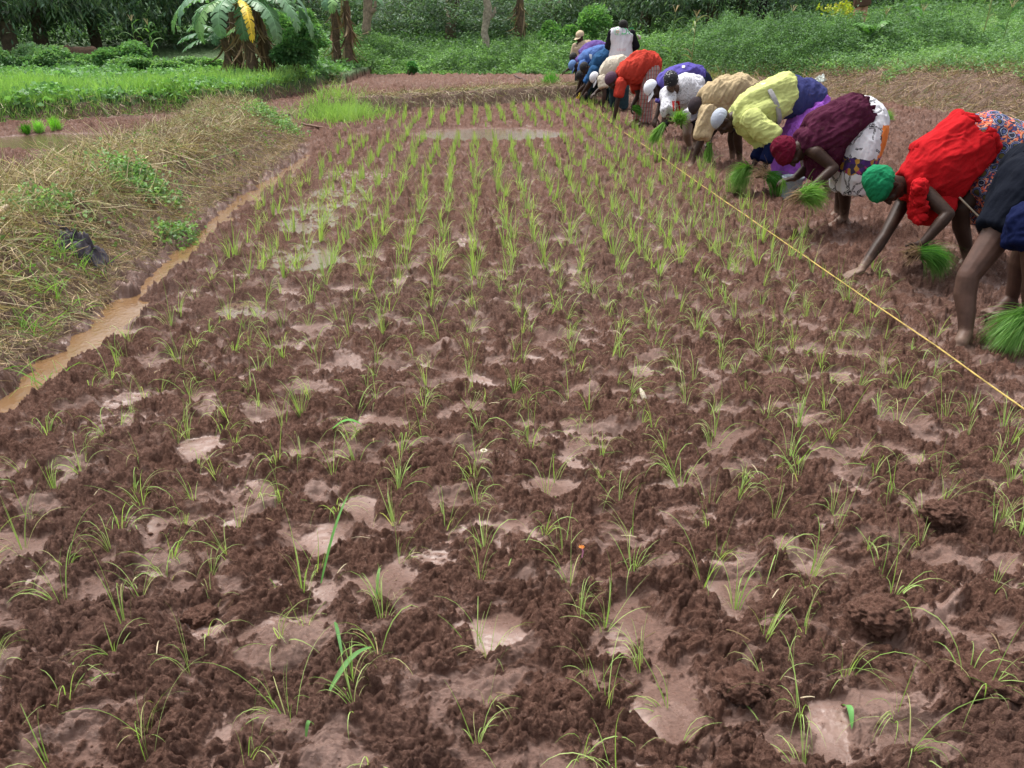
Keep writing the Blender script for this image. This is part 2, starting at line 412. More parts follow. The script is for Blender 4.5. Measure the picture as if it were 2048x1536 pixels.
def tube(pts, rad, n=8, cap=True):
    pts = [np.array(p, float) for p in pts]; V = []; Fq = []
    for i, p in enumerate(pts):
        t = pts[min(i+1, len(pts)-1)]-pts[max(i-1, 0)]; t /= np.linalg.norm(t)+1e-9
        a = np.cross(t, [0, 0, 1.] if abs(t[2]) < .9 else [1., 0, 0]); a /= np.linalg.norm(a); b = np.cross(t, a)
        r = rad[i] if hasattr(rad, '__len__') else rad
        for k in range(n):
            q = 2*math.pi*k/n; V.append(p+(a*math.cos(q)+b*math.sin(q))*r)
    for i in range(len(pts)-1):
        for k in range(n): Fq.append((i*n+k, i*n+(k+1) % n, (i+1)*n+(k+1) % n, (i+1)*n+k))
    return np.array(V), np.array(Fq)
def ctube(pts, rad, col, n=8): v, f = tube(pts, rad, n); return v, f, np.repeat(np.array([col], float), len(v), 0)
# ------------------------------------------------------------------ backdrop wood
def ground_macro(x, y): return macro(np.asarray(x, float), np.asarray(y, float))
n = 42000
x = rng.uniform(-46, 46, n); y = 47+rng.uniform(0, 9, n)+np.abs(rng.normal(size=n))*1.5; z = ground_macro(x, y)+rng.random(n)**1.2*3.6
D = rng.normal(size=(n, 3)); D[:, 2] -= .6
build('far_wood', leaves(np.stack([x, y, z], 1), D, rng.uniform(.3, .6, n), rng.uniform(.12, .28, n), jit((.05, .085, .06), n, .5, .15)), M['leaf'])
tag(bpy.data.objects['far_wood'], 'dark mass of leaves of the wood behind all the fields', 'wood', kind='stuff')
# ------------------------------------------------------------------ trees
def bark_tube(pts, rads, name, parent, mat=None, n=12, amp=.12):
    pts2, r2 = [], []
    m = 5
    for i in range(len(pts)-1):
        for k in range(m):
            t = k/m; pts2.append(np.array(pts[i])*(1-t)+np.array(pts[i+1])*t); r2.append(rads[i]*(1-t)+rads[i+1]*t)
    pts2.append(np.array(pts[-1], float)); r2.append(rads[-1])
    v, f = tube(pts2, r2, n); q = perlin3(v*4, 3); c = np.repeat(pts2, n, 0); v = c+(v-c)*(1+amp*2*q[:, None])
    o = mesh_np(name, v, f, mat or M['bark']); return attach(o, parent) if parent else o
def make_tree(seed, loc, R=3.3, zb=1.0, zt=7.5, nc=520, per=30, L=.24, w=.055, col=(.12, .185, .125), trunk_r=.2, droop=1.2, trunks=1):
    r = np.random.default_rng(seed)
    e = empty('tree', (0, 0, 0))
    for k in range(trunks):
        ox = 0 if trunks == 1 else r.uniform(-.5, .5)
        tp = [(ox, 0, -.3), (ox+r.uniform(-.1, .1), r.uniform(-.1, .1), 1.5), (ox*1.6+r.uniform(-.3, .3), r.uniform(-.3, .3), 3.2), (ox*2+r.uniform(-.5, .5), 0, 5.5)]
        bark_tube(tp, [trunk_r*1.25, trunk_r, trunk_r*.8, trunk_r*.35], 'trunk', e)
    limbs = []
    for k in range(6):
        a = r.uniform(0, 6.28); z0 = r.uniform(1.8, 4); q = r.uniform(.6, .95)*R
        limbs.append(ctube([(0, 0, z0), (math.cos(a)*q*.5, math.sin(a)*q*.5, z0+.9), (math.cos(a)*q, math.sin(a)*q, z0+1.1)], [trunk_r*.45, trunk_r*.3, trunk_r*.1], (.1, .07, .05), 6))
    build('limb', limbs, M['bark'], e)
    # cluster centres in the crown shell, hanging low at the rim
    a = r.uniform(0, 6.28, nc); q = R*np.sqrt(r.uniform(.1, 1, nc)); t = r.random(nc)
    lo = zb+.5*r.random(nc)+(1-(q/R))*1.2; hi = zb+(zt-zb)*np.sqrt(np.clip(1-(q/R)**2, .05, 1))
    z = lo+(hi-lo)*t**1.25
    c = np.stack([np.cos(a)*q, np.sin(a)*q, z], 1); c += .25*r.normal(size=c.shape)
    keep = perlin3(c*.7, 5) > -.28; c = c[keep]; m = len(c)
    P = np.repeat(c, per, 0)+r.normal(size=(m*per, 3))*np.array([.22, .22, .2])
    D = r.normal(size=(m*per, 3)); D[:, 2] = D[:, 2]*.5-droop
    cl = np.repeat(r.uniform(.55, 1.5, m), per)[:, None]
    C = jit(col, m*per, .3, .12, r)*cl
    build('crown', leaves(P, D, r.uniform(.6, 1.2, m*per)*L, r.uniform(.7, 1.2, m*per)*w, C, .1, r), M['leaf'], e)
    e.location = loc; return e
def copy_tree(o, parent=None):
    c = o.copy(); COL.objects.link(c); c.parent = parent
    for ch in list(o.children): copy_tree(ch, c)
    return c
protos = [make_tree(11, (0, 0, 0)), make_tree(12, (0, 0, 0), 3.0, .7, 6.5, 560, 26, .2, .07, (.12, .20, .12), .16, .8),
          make_tree(13, (0, 0, 0), 2.6, 1.3, 7, 420, 30, .28, .05, (.13, .20, .12), .13, 1.4, 2)]
TL = [  # px of trunk, Y, proto, rotation, scale, label
 (75, 29, 0, .4, 1.0, 'mango tree with low drooping foliage and pale trunk at the far left'),
 (8, 27, 0, 2.1, 1.05, 'thick dark trunked tree at the left edge behind the bushes'),
 (185, 31.5, 1, 1.0, 1.05, 'dark round tree behind the brown animal'),
 (262, 33, 0, 4.2, 1.0, 'dark leafy tree in the shaded wood left of the bananas'),
 (340, 36, 1, 3.0, 1.15, None), (450, 37, 0, 5.0, 1.2, None), (-60, 33, 1, 0, 1.1, None), (-150, 27, 2, 1, 1.1, None),
 (620, 41, 1, 2.2, 1.2, None), (830, 42, 1, .7, 1.25, None), (900, 38, 0, 1.9, 1.15, None),
 (1110, 41, 1, 5.5, 1.2, None), (1200, 44, 0, 2.6, 1.3, None), (1290, 39, 0, 3.9, 1.2, None),
 (1425, 35, 0, .9, 1.15, 'dark mango tree with two trunks right of the white vest worker'), (1475, 37, 1, 4.6, 1.2, None),
 (1580, 42, 1, 1.7, 1.2, None), (1690, 44, 0, 6.0, 1.2, None), (1830, 43, 1, 2.9, 1.25, None), (1960, 42, 2, 1.2, 1.3, None), (2080, 38, 1, .3, 1.3, None), (2160, 30, 2, 3, 1.1, None)]
seen = set()
for px, Y, k, rz, sc, lab in TL:
    o = protos[k] if k not in seen else copy_tree(protos[k]); seen.add(k)
    u, dy, dz = raydir(px, 40); X = u*Y/dy
    o.location = (X, Y, float(ground_macro(X, Y))); o.rotation_euler.z = rz; o.scale = (sc, sc, sc*(1.0 if px < 520 else 0.42 if px < 1250 else .75))
    tag(o, lab or 'one of the dark leafy trees of the wood behind the fields', 'tree', 'trees of the wood')
def bare_tree(px, Y, r, col, lab, knot):
    u, dy, dz = raydir(px, 40); X = u*Y/dy; z0 = float(ground_macro(X, Y)); e = empty('tree', (X, Y, z0), lab, 'tree', 'trees of the wood'); mt = mat_plain('pale_bark', col, .85, .45, 12, 1.)
    bark_tube([(X, Y, z0-.2), (X-.05, Y, z0+.9), (X+.08*knot, Y, z0+1.7), (X-.1, Y, z0+2.6), (X-.2, Y, z0+3.4)], [r*1.3, r, r*1.1, r*.8, r*.6], 'trunk', e, mt, 14, .2)
    bark_tube([(X+.05, Y, z0+1.35), (X+.30*knot, Y-.05, z0+1.5), (X+.34*knot, Y-.05, z0+1.75)], [r*.7, r*.55, r*.3], 'limb', e, mt, 10, .2)
    n = 3500; P = rng.normal(size=(n, 3))*[.9, .9, .45]+[X-.2, Y, z0+3.7]; D = rng.normal(size=(n, 3)); D[:, 2] -= .6
    build('crown', leaves(P, D, .2, .07, jit((.16, .26, .14), n, .35)), M['leaf'], e)
bare_tree(735, 30.5, .15, (.34, .25, .19), 'tree with a bare knotted pale brown trunk right of the banana plants', 1)
bare_tree(972, 31, .13, (.46, .38, .31), 'tree with a bright bare trunk at the middle of the wood edge', 1)
# ------------------------------------------------------------------ undergrowth
def field_leaves(name, n, sampler, hf, size, cols, label, cat_, dn=.8, up=.3, asp=.5):
    x, y = sampler(n); z0 = ground_macro(x, y); H = hf(x, y); ok = H > .03; x, y, z0, H = x[ok], y[ok], z0[ok], H[ok]; n = len(x)
    H = H*(1+.55*np.clip(perlin(x*3.3, y*3.3, 205), 0, 1)+.5*(rng.random(n) > .985)); z = z0+H*(1-rng.random(n)**2.2*dn)
    D = rng.normal(size=(n, 3)); D[:, 2] = D[:, 2]*.5+up
    t = np.clip(.5+.5*fbm(x*.6, y*.6, 3, 201)+.7*perlin(x*2.6, y*2.6, 204)+rng.normal(size=n)*.22, 0, 1)
    C = mixc(cols[0], cols[1], t)*(1+rng.uniform(-.25, .25, (n, 1)))
    s = size*rng.uniform(.6, 1.5, n)
    o = build(name, leaves(np.stack([x, y, z], 1), D, s, s*asp, C, .15), M['leaf'])
    return tag(o, label, cat_, kind='stuff')
def samp(x0, x1, y0, y1, cond=None):
    def f(n):
        x = rng.uniform(x0, x1, n*3); y = rng.uniform(y0, y1, n*3)
        m = np.ones(len(x), bool) if cond is None else cond(x, y)
        return x[m][:n], y[m][:n]
    return f
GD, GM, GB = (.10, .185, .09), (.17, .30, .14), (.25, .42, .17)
def hband(x, y):
    h = .55+.5*fbm(x*.45, y*.45, 3, 211)+.22*fbm(x*2.2, y*2.2, 2, 212)
    h = np.clip(h, .12, 1.3)*sst(25.3, 26.6, y+.5*perlin(x*.8, x*0+2, 9)); h *= np.where(x > -5.6, 1, .9)
    h = h*np.interp(x, [-8, -3, 2, 4, 8], [1.1, .75, 1.0, 1.15, 1.1])
    return h*np.interp(y, [25, 30, 36, 46], [1, .8, .6, .5])
vx = lambda x, y: (x < toe_r(y)+1.5) & (x > -6)
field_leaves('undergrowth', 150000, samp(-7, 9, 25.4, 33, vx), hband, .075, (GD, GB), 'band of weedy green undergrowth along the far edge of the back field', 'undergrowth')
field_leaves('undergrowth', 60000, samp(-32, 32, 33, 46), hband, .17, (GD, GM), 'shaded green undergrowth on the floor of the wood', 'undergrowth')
def hright(x, y):
    s = x-toe_r(y); return np.clip(.30+.30*fbm(x*.7, y*.7, 3, 221)+.15*fbm(x*3, y*3, 2, 222), .03, .8)*sst(1.1, 2.0, s+.5*perlin(x*1.1, y*1.1, 8))*np.interp(y, [12, 20, 24, 34], [.7, .9, 1.1, 1.1])
field_leaves('creeping_weeds', 200000, samp(4.5, 22, 13, 32, lambda x, y: (x-toe_r(y) > .9) & (x < .8*y+1)), hright, .06, ((.13, .24, .11), (.26, .42, .19)), 'bright creeping weeds covering the top of the right bank', 'weeds')
def hmid(x, y):
    s = x-toe_r(y); return np.clip(.82+.35*fbm(x*.5, y*.5, 3, 231), .2, 1.3)*sst(.6, 1.3, s)*sst(20.5, 22.5, y)
field_leaves('leafy_hedge', 150000, samp(4.5, 13, 20.5, 30, lambda x, y: (x-toe_r(y) > .5) & (x < toe_r(y)+6)), hmid, .06, (GD, GM), 'dense dark green weed thicket behind the bent workers on the right', 'thicket')
# low vegetable leaves on the left terrace
def hveg(x, y): return (.12+.1*fbm(x, y, 2, 241))*sst(.2, .7, y-terr_y(x))
field_leaves('ground_cover', 60000, samp(-20, -4.6, 12.5, 27, lambda x, y: (y-terr_y(x) > .3)), hveg, .10, ((.12, .24, .10), (.22, .42, .16)), 'low leafy ground cover on the raised grass strip at the left', 'ground cover', .9, .2, .7)
# ------------------------------------------------------------------ grass
def grass(name, x, y, h, w, c0, c1, label, lean=.25, g=.5, kind='stuff', nseg=4, zf=ground_macro, catg='grass'):
    n = len(x); z = zf(x, y)-.02
    D = rng.normal(size=(n, 3))*lean; D[:, 2] = 1
    t = np.clip(rng.random(n)*.6+.4*(.5+fbm(x*.8, y*.8, 2, 251)), 0, 1)
    o = build(name, strands(np.stack([x, y, z], 1), D, h*rng.uniform(.6, 1.25, n), w, g*rng.uniform(.3, 1.6, n), mixc(c0, c1, t), nseg), M['rice'])
    return tag(o, label, catg, kind=kind)
n = 70000; x = rng.uniform(-17, -4.8, n*2); y = rng.uniform(11, 21, n*2); sd = y-terr_y(x)
k = (sd > .12) & (sd < 2.9+1.0*fbm(x*.4, y*.4, 2, 7)) & (rng.random(n*2) < np.clip(.65+.9*fbm(x*.55, y*.55, 3, 8)+(x < -8.5)*.3, 0.02, 1)); x, y, sd = x[k], y[k], sd[k]
grass('green_grass', x, y, .30*sst(0, 1.2, sd)*(.75+.6*fbm(x*.9, y*.9, 2, 88))+.10, .014, (.22, .40, .10), (.38, .57, .20), 'bright green upright grass on the raised strip behind the left field')
def tuftpts(px, py, z, rx, ry, n):
    cx, cy = gp(px, py, z); x = cx+rx*.55*rng.normal(size=4*n); y = cy+ry*.55*rng.normal(size=4*n); k = perlin(x*3.1/max(rx, .2), y*3.1/max(rx, .2), int(px)) > -.12; return (x[:n], y[:n]) if n < 150 else (np.concatenate([x[k], x])[:n], np.concatenate([y[k], y])[:n])
# verge grass along the far right, and the tuft at the corner of the bunds
x, y = tuftpts(680, 228, .1, .62, .8, 1700)
grass('grass_tuft', x, y, .32, .009, (.20, .36, .10), (.38, .54, .18), 'bright green grass tuft at the corner where the bunds meet', .35, .6, kind='thing', zf=ground, catg='grass tuft')
n = 9000; x = rng.uniform(2.2, 7.5, n); y = rng.uniform(19, 27, n); s = toe_r(y)-x; k = (s > -1.4) & (s < 1.6+.8*fbm(x, y, 2, 5)) & (y > 20); x, y = x[k], y[k]
grass('verge_grass', x, y, .16, .014, (.15, .24, .05), (.30, .36, .12), 'short patchy grass on the verge between mud and thicket', .5, .7)
# ------------------------------------------------------------------ straw on the bunds
def straw(name, x, y, L, w, cols, label, down=.0, lift=.35, zf=ground, g=.5):
    n = len(x); z = zf(x, y)+rng.uniform(-.005, .03, n)
    e = .05; gx = (macro(x+e, y)-macro(x-e, y))/(2*e); gy = (macro(x, y+e)-macro(x, y-e))/(2*e)
    a = rng.uniform(0, 6.28, n); D = np.stack([np.cos(a)-down*gx*2, np.sin(a)-down*gy*2, rng.uniform(-.05, 1, n)**2*lift], 1)
    D = unit(D); D[:, 2] += D[:, 0]*gx+D[:, 1]*gy
    c = np.array(cols)[rng.integers(0, len(cols), n)]*rng.uniform(.65, 1.3, (n, 1))
    o = build(name, strands(np.stack([x, y, z], 1), D, L*rng.uniform(.4, 1.5, n), w*rng.uniform(.6, 1.4, n), g*rng.uniform(0, 1.3, n), c, 5, .5, curl=1.3), M['straw'])
    return tag(o, label, 'straw', kind='stuff')
TAN = [(.52, .43, .28), (.42, .34, .22), (.32, .24, .15), (.66, .57, .41), (.16, .11, .07), (.30, .36, .17), (.20, .14, .09)]
n = 38000; y = 2.6+rng.random(n)**1.2*11.8; d = rng.uniform(.5, 2.05, n); x = toe_l(y)-d
k = rng.random(n) < np.clip(.75+.9*fbm(x*1.1, y*1.1, 3, 61), .1, 1); x, y = x[k], y[k]
straw('dry_straw', x, y, .20, .0058, TAN, 'dry cut grass heaped over the top of the left bund', .0, .8, g=.9)
n = 26000; y = 2.6+rng.random(n)**1.3*11.4; d = .03+rng.random(n)*.8; x = toe_l(y)-d
straw('dry_straw', x, y, .13, .004, [(.46, .34, .21), (.34, .24, .15), (.17, .11, .08), (.56, .44, .28), (.26, .29, .13)], 'thin brown roots and straw hanging down the side of the left bund', .5, .35, g=.9)
n = 9000; x = rng.uniform(-4, 3.6, n); y = back_y(x)+.1+rng.random(n)*1.3
straw('dry_straw', x, y, .18, .009, TAN, 'dry grass strands on the crest of the back bund', .5, .3)
n = 15000; y = rng.uniform(12.5, 26, n); x = toe_r(y)+.1+rng.random(n)**1.1*2.1
straw('dry_straw', x, y, .26, .010, [(.42, .30, .19), (.30, .21, .13), (.20, .13, .085), (.50, .38, .25), (.20, .23, .10)], 'dry roots and stems hanging over the brown right bank', .4, .4)
n = 5000; x = rng.uniform(-13, -4.5, n); y = terr_y(x)+rng.uniform(-.05, .5, n)
straw('dry_straw', x, y, .2, .010, TAN+[(.12, .28, .05)]*3, 'grass and roots hanging over the dark edge of the raised strip', 1.0, .4)
n = 5200; y = 2.7+rng.random(n)**1.2*6; d = rng.uniform(.35, 2.05, n); x = toe_l(y)-d
straw('dry_straw', x, y, .30, .0068, [(.66, .54, .36), (.54, .43, .27), (.40, .30, .19), (.36, .40, .18)], 'long pale loose straws lying across the near part of the left bund', .2, .7, g=1.0)
# green growth on the left bund
for (px, py, z, rx, ry, nn, lab) in [(280, 352, .38, .26, .34, 1300, 'round clump of light green creeping weed on the left bund'),
                                (548, 240, .3, .30, .55, 1500, 'light green weed clump at the far end of the left bund'),
                                (70, 418, .38, .28, .2, 700, 'small leafy weed patch behind the grey cloth'),
                                (350, 400, .3, .12, .3, 500, 'narrow green weed patch on the shoulder of the left bund')]:
    x, y = tuftpts(px, py, z, rx, ry, nn); zz = ground(x, y)+rng.random(nn)**.7*(.15 if nn > 1000 else .07)*(.6+1.2*np.clip(perlin(x*6, y*6, 4)+.3, 0, 1))
    D = rng.normal(size=(nn, 3)); D[:, 2] += .4
    e = empty('weed_clump', (float(x.mean()), float(y.mean()), float(zz.mean())), lab, 'weed clump')
    build('foliage', leaves(np.stack([x, y, zz], 1), D, rng.uniform(.025, .05, nn), rng.uniform(.02, .035, nn), jit((.22, .36, .15), nn, .45), .1), M['leaf'], e)
    build('stem', strands(np.stack([x, y, ground(x, y)], 1)[:60], D[:60]+[0, 0, 1], .12, .004, .4, (.2, .3, .1)), M['leaf'], e)
n = 5200; y = 2.8+rng.random(n)*11; x = toe_l(y)-rng.uniform(.25, 2., n); k = fbm(x*1.6, y*1.6, 2, 77) > .1; x, y = x[k], y[k]; nn = len(x)
D = rng.normal(size=(nn, 3)); D[:, 2] += .5
tag(build('creeping_weeds', leaves(np.stack([x, y, ground(x, y)+rng.random(nn)*.05], 1), D, .04, .028, jit((.17, .29, .09), nn, .4), .1), M['leaf']), 'small green leaves scattered through the straw of the left bund', 'weeds', kind='stuff')
for (px, py, nn, lab) in [(125, 455, 90, 'bright green grass blades in front of the grey cloth'), (75, 500, 60, 'green grass blades lower left on the bund top'), (30, 540, 50, 'green grass tuft at the left edge of the bund'), (60, 655, 26, 'sparse green blades low on the bund side')]:
    x, y = tuftpts(px, py, .38 if py < 600 else .25, .16, .12, nn)
    grass('grass_tuft', x, y, .20, .006, (.16, .36, .06), (.32, .55, .14), lab, .7, .9, kind='thing', zf=ground, catg='grass tuft')
# ------------------------------------------------------------------ rounded bushes, shrub
def bush(px, Y, rx, h, n, lsz, col, lab, name='bush', sub=12):
    u, dy, dz = raydir(px, 120); X = u*Y/dy; z0 = float(ground_macro(X, Y)); e = empty(name, (X, Y, z0), lab, 'bush')
    bl = [(rng.uniform(-.75, .75)*rx, rng.uniform(-.5, .5)*rx, rng.uniform(.2, .72)*h, rng.uniform(.22, .55)*min(rx, h)) for _ in range(sub)]
    P = []
    for bx, by, bz, br in bl:
        d = unit(rng.normal(size=(n//sub, 3))); d[:, 2] = np.abs(d[:, 2])*1.0-.25*(rng.random(n//sub))
        P.append(np.array([bx, by, bz])+d*br*(1-.35*rng.random((n//sub, 1))**2)*np.array([rx/h*.9 if rx > h else 1, 1, 1]))
    P = np.concatenate(P); P[:, 2] = np.maximum(P[:, 2], .02); D = unit(P-[0, 0, h*.3])+rng.normal(size=P.shape)*.6
    build('foliage', leaves(P+[X, Y, z0], D, lsz*rng.uniform(.7, 1.3, len(P)), lsz*.6, jit(col, len(P), .35), .15), M['leaf'], e)
    build('stem', [ctube([(X+k*.1, Y, z0-.1), (X+k*.25, Y, z0+h*.5)], [.03, .015], (.1, .08, .05), 6) for k in (0,)], M['bark'], e)
    return e
bush(60, 23.5, 1.15, .62, 9000, .10, (.24, .40, .20), 'pale green vine covered bush at the far left')
bush(150, 24, 1.3, .36, 9000, .10, (.21, .37, .17), 'low vine covered bush in front of the brown animal')
bush(228, 23, 1.05, .68, 9000, .11, (.17, .32, .14), 'rounded darker bush right of the brown animal')
bush(345, 22.5, 1.5, .42, 9000, .09, (.22, .38, .16), 'low spreading bush left of the banana clump')
bush(588, 20.6, .62, 1.45, 9000, .12, (.14, .30, .13), 'tall leafy shrub just right of the banana clump', 'shrub', 14)
bush(595, 22.5, .8, 1.9, 6000, .10, (.20, .38, .16), 'feathery light green shrub behind the banana clump', 'shrub', 14)
bush(1140, 30, 1.1, 1.9, 6000, .12, (.17, .34, .12), 'light green bush behind the man in the beige cap', 'bush', 7)
bush(815, 25.3, .28, .35, 700, .09, (.10, .28, .09), 'small green weed at the edge of the back field', 'weed_clump', 3)
# ------------------------------------------------------------------ bananas
M['banana'] = mat_leaf('banana_leaf', .25, .38); M['dryleaf'] = mat_leaf('dry_leaf', .1, .8)
def banana_leaf(base, az, L, Wd, rise, arch, col, parent, name='leaf', slit=.2, mat=None):
    base = np.array(base, float); n = 26; h = np.array([math.cos(az), math.sin(az), 0]); ang = rise; p = base.copy(); pts = [p.copy()]; ds = []
    for i in range(n):
        d = h*math.cos(ang)+np.array([0, 0, math.sin(ang)]); ds.append(d); p = p+d*L/n; pts.append(p.copy()); ang -= arch/n*(.4+1.3*i/n)
    sd = np.array([-math.sin(az), math.cos(az), 0]); V = []; Fq = []; C = []
    r = np.random.default_rng(int(abs(base[0]*991+az*77+L*13)) % 99991)
    for i in range(3, n):
        t = (i-3)/(n-3); wd = Wd*.5*math.sin(math.pi*min(1, .12+t*.88))**.55
        if i == n-1: wd *= .5
        upv = np.cross(ds[i], sd); 
        for s in (-1, 1):
            dr = r.uniform(.05, .35)+slit*r.random()*2; sk = .25+r.uniform(-.1, .1)*slit*6
            g0, g1 = (r.uniform(0, .25)*(slit > .1), 1-r.uniform(0, .3)*(slit > .1))
            a = pts[i]*(1-g0*.0)+0; b = pts[i+1]
            o0 = sd*s*wd-np.array([0, 0, 1])*wd*dr+ds[i]*wd*sk
            m = .45
            q = [a, a+o0*m+np.array([0, 0, .02]), a+o0, b+o0*g1+(b-a)*0, b+o0*m+np.array([0, 0, .02]), b]
            k = len(V); V += q; Fq += [(k, k+1, k+4, k+5), (k+1, k+2, k+3, k+4)]
            cc = np.array(col)*r.uniform(.8, 1.2); C += [cc*1.15, cc, cc*.95, cc*.95, cc, cc*1.15]
    rib = ctube(pts, list(np.linspace(.022, .005, len(pts))), np.array(col)*1.6+.03, 6)
    return build(name, [(np.array(V), np.array(Fq), np.array(C)), rib], mat or M['banana'], parent)
def banana(px, py, Y, h, lean, lab, lf, dry=60, tr=.11, gz0=None):
    u, dy, dz = raydir(px, py); X = u*Y/dy; z0 = float(ground_macro(X, Y)); e = empty('banana_plant', (X, Y, z0), lab, 'banana plant', 'banana plants')
    top = np.array([X+lean, Y, z0+h])
    bark_tube([(X, Y, z0-.1), (X+lean*.4, Y, z0+h*.5), top], [tr*1.3, tr, tr*.75], 'stem', e, M['bananastem'], 12, .05)
    n = dry
    if n:
        t = rng.uniform(.25, 1, n); P = np.stack([X+lean*t, np.full(n, Y), z0+h*t], 1); a = rng.uniform(0, 6.28, n)
        D = np.stack([np.cos(a)*.12, np.sin(a)*.12, -np.ones(n)], 1); P += np.stack([np.cos(a), np.sin(a), 0*a], 1)*tr*rng.uniform(.4, 1.1, (n, 1))
        c = np.array([(.30, .20, .12), (.20, .13, .085), (.40, .29, .19), (.13, .085, .06)])[rng.integers(0, 4, n)]
        build('dry_leaf', strands(P, D, rng.uniform(.3, .85, n), rng.uniform(.02, .09, n), .3, c, 7, .6, curl=1.1), M['dryleaf'], e)
    for (az, L, Wd, rise, arch, col) in lf: banana_leaf(top-[0, 0, .05], az, L, Wd, rise, arch, col, e)
    return e
M['bananastem'] = mat_plain('banana_stem', (.13, .085, .055), .8, .5, 14, .8)
g1, g2, g3, ye = (.19, .34, .19), (.14, .27, .16), (.24, .42, .16), (.72, .52, .06)
PI = math.pi
banana(508, 140, 20.2, 1.75, -.15, 'banana plant with a hanging yellow leaf in the left clump',
       [(PI*1.02, 2.1, .5, .35, 2.0, g1), (PI*1.2, 1.9, .5, .5, 2.3, g2), (-PI*.55, 1.7, .45, .3, 2.6, g1), (-.35, 2.1, .5, .45, 2.3, g1), (PI*.5, 1.8, .4, 1.2, 1.5, g3), (0.1, 2.1, .45, .6, 2.4, g2), (-PI*.7, 1.8, .42, .2, 2.4, g3), (-PI*.35, 1.7, .24, .1, 2.0, ye), (-PI*.2, 1.9, .45, .2, 2.3, g1)], 90)
banana(545, 145, 20.7, 1.75, -.25, 'banana plant leaning right in the left clump, wrapped in dry leaves',
       [(-.2, 2.0, .5, .3, 2.2, g1), (.5, 1.8, .4, .9, 1.9, g2), (-PI*.5, 1.7, .42, .2, 2.4, g2), (PI*.75, 1.8, .42, 1.0, 1.8, g1), (-1.0, 1.9, .45, .3, 2.3, g1)], 110)
banana(462, 140, 20.6, .95, -.05, 'low banana sucker at the left side of the left clump',
       [(PI, 1.25, .36, .35, 1.2, g2), (PI*1.07, 1.1, .32, .1, 1.0, g1), (PI*.92, 1.15, .32, .75, 1.6, g1), (-PI*.5, .9, .3, .7, 2.4, g2), (.3, .9, .3, .9, 1.8, g3)], 25, .08)
banana(480, 145, 21.1, 1.5, 0, 'banana plant at the back of the left clump',
       [(PI*.8, 1.7, .4, .9, 1.9, g2), (PI*.3, 1.7, .4, .9, 1.9, g2), (PI*1.3, 1.5, .4, .6, 2.6, g1)], 60)
banana(672, 80, 25.5, 1.85, 0, 'banana plant with brown sheathed stem in the middle clump',
       [(PI*.95, 1.5, .38, .7, 2.0, g1), (-.1, 1.5, .38, .8, 2.0, g3), (-PI*.5, 1.3, .38, .7, 2.6, g2), (PI*.5, 1.5, .4, 1.0, 1.6, g1)], 50)
banana(695, 80, 25.2, 1.85, .05, 'banana plant hung with dry leaves at the right of the middle clump',
       [(-.3, 1.5, .38, .7, 2.2, g1), (PI*.6, 1.5, .38, .9, 1.8, g2), (-PI*.6, 1.2, .35, .6, 2.6, g3)], 80)
banana(1040, 50, 32, 2.0, 0, 'banana plant with ragged brown stem in the middle of the wood edge',
       [(PI*.8, 1.8, .4, .8, 2.0, g2), (.4, 1.8, .4, .8, 2.0, g2)], 90, .17)
# ------------------------------------------------------------------ maize, sapling, sticks
def maize(px, py, Y, h, lab, col=(.16, .30, .10), dry=False):
    u, dy, dz = raydir(px, py); X = u*Y/dy; z0 = float(ground_macro(X, Y)); e = empty('maize_plant', (X, Y, z0), lab, 'maize', 'maize plants')
    build('stalk', ctube([(X, Y, z0), (X+.04, Y, z0+h)], [.016, .008], (.30, .30, .14) if dry else (.2, .3, .1), 6), M['leaf'], e)
    n = 9; t = np.linspace(.2, .92, n); a = rng.uniform(0, 6.28, n); P = np.stack([X+.04*t, np.full(n, Y), z0+h*t], 1)
    build('leaf', strands(P, np.stack([np.cos(a), np.sin(a), np.full(n, 1.2)], 1), rng.uniform(.4, .7, n), .05, 2.2, jit(col, n, .3), 7, .9), M['leaf'], e)
    n = 8; a = rng.uniform(0, 6.28, n); P = np.repeat([[X+.04, Y, z0+h-.02]], n, 0)
    build('tassel', strands(P, np.stack([np.cos(a)*.4, np.sin(a)*.4, np.ones(n)], 1), .22, .015, .5, (.55, .45, .28), 4, .5), M['dryleaf'], e)
maize(1345, 60, 24.5, 1.75, 'pale tasselled maize plant behind the man in the white vest')
maize(1388, 60, 24, 1.6, 'dry topped maize plant above the thicket', (.30, .33, .16), True)
maize(1580, 45, 24, 1.3, 'bluish maize plant left of the yellow leaved sapling', (.14, .26, .16))
maize(1900, 30, 24, 1.7, 'tall maize plant on the right bank top', (.16, .32, .10))
maize(1975, 30, 23, 1.6, 'dry tipped maize plant near the right edge', (.26, .34, .14), True)
maize(270, 95, 25.5, 1.3, 'green maize plant between bushes on the left')
maize(300, 90, 25, 1.2, 'short maize plant beside the taller one on the left')
for (px, py, Y) in [(1770, 25, 24), (1840, 40, 23), (2010, 60, 21)]: maize(px, py, Y, 1.0, 'short leafy maize on the weedy right bank top', (.10, .24, .07))
def stick(name, p0, p1, r, lab, col=(.42, .33, .22), catg='stick'):
    a = np.array(p0); b = np.array(p1); L = np.linalg.norm(b-a); pts = [a+(b-a)*t+rng.normal(size=3)*L*.006 for t in np.linspace(0, 1, 9)]
    v, f = tube(pts, list(np.linspace(r, r*.6, 9)), 8); o = mesh_np(name, v, f, mat_plain(name+'_wood', col, .8, .3, 60, .5)); return tag(o, lab, catg)
X0, Y0 = ray_ground(1640, 112); b0 = at(1640, 112, Y0); t0 = at(1682, 22, Y0-.1); z0 = b0.z
e = empty('sapling', b0, 'leaning pale sapling with yellow green top leaves on the right bank', 'sapling')
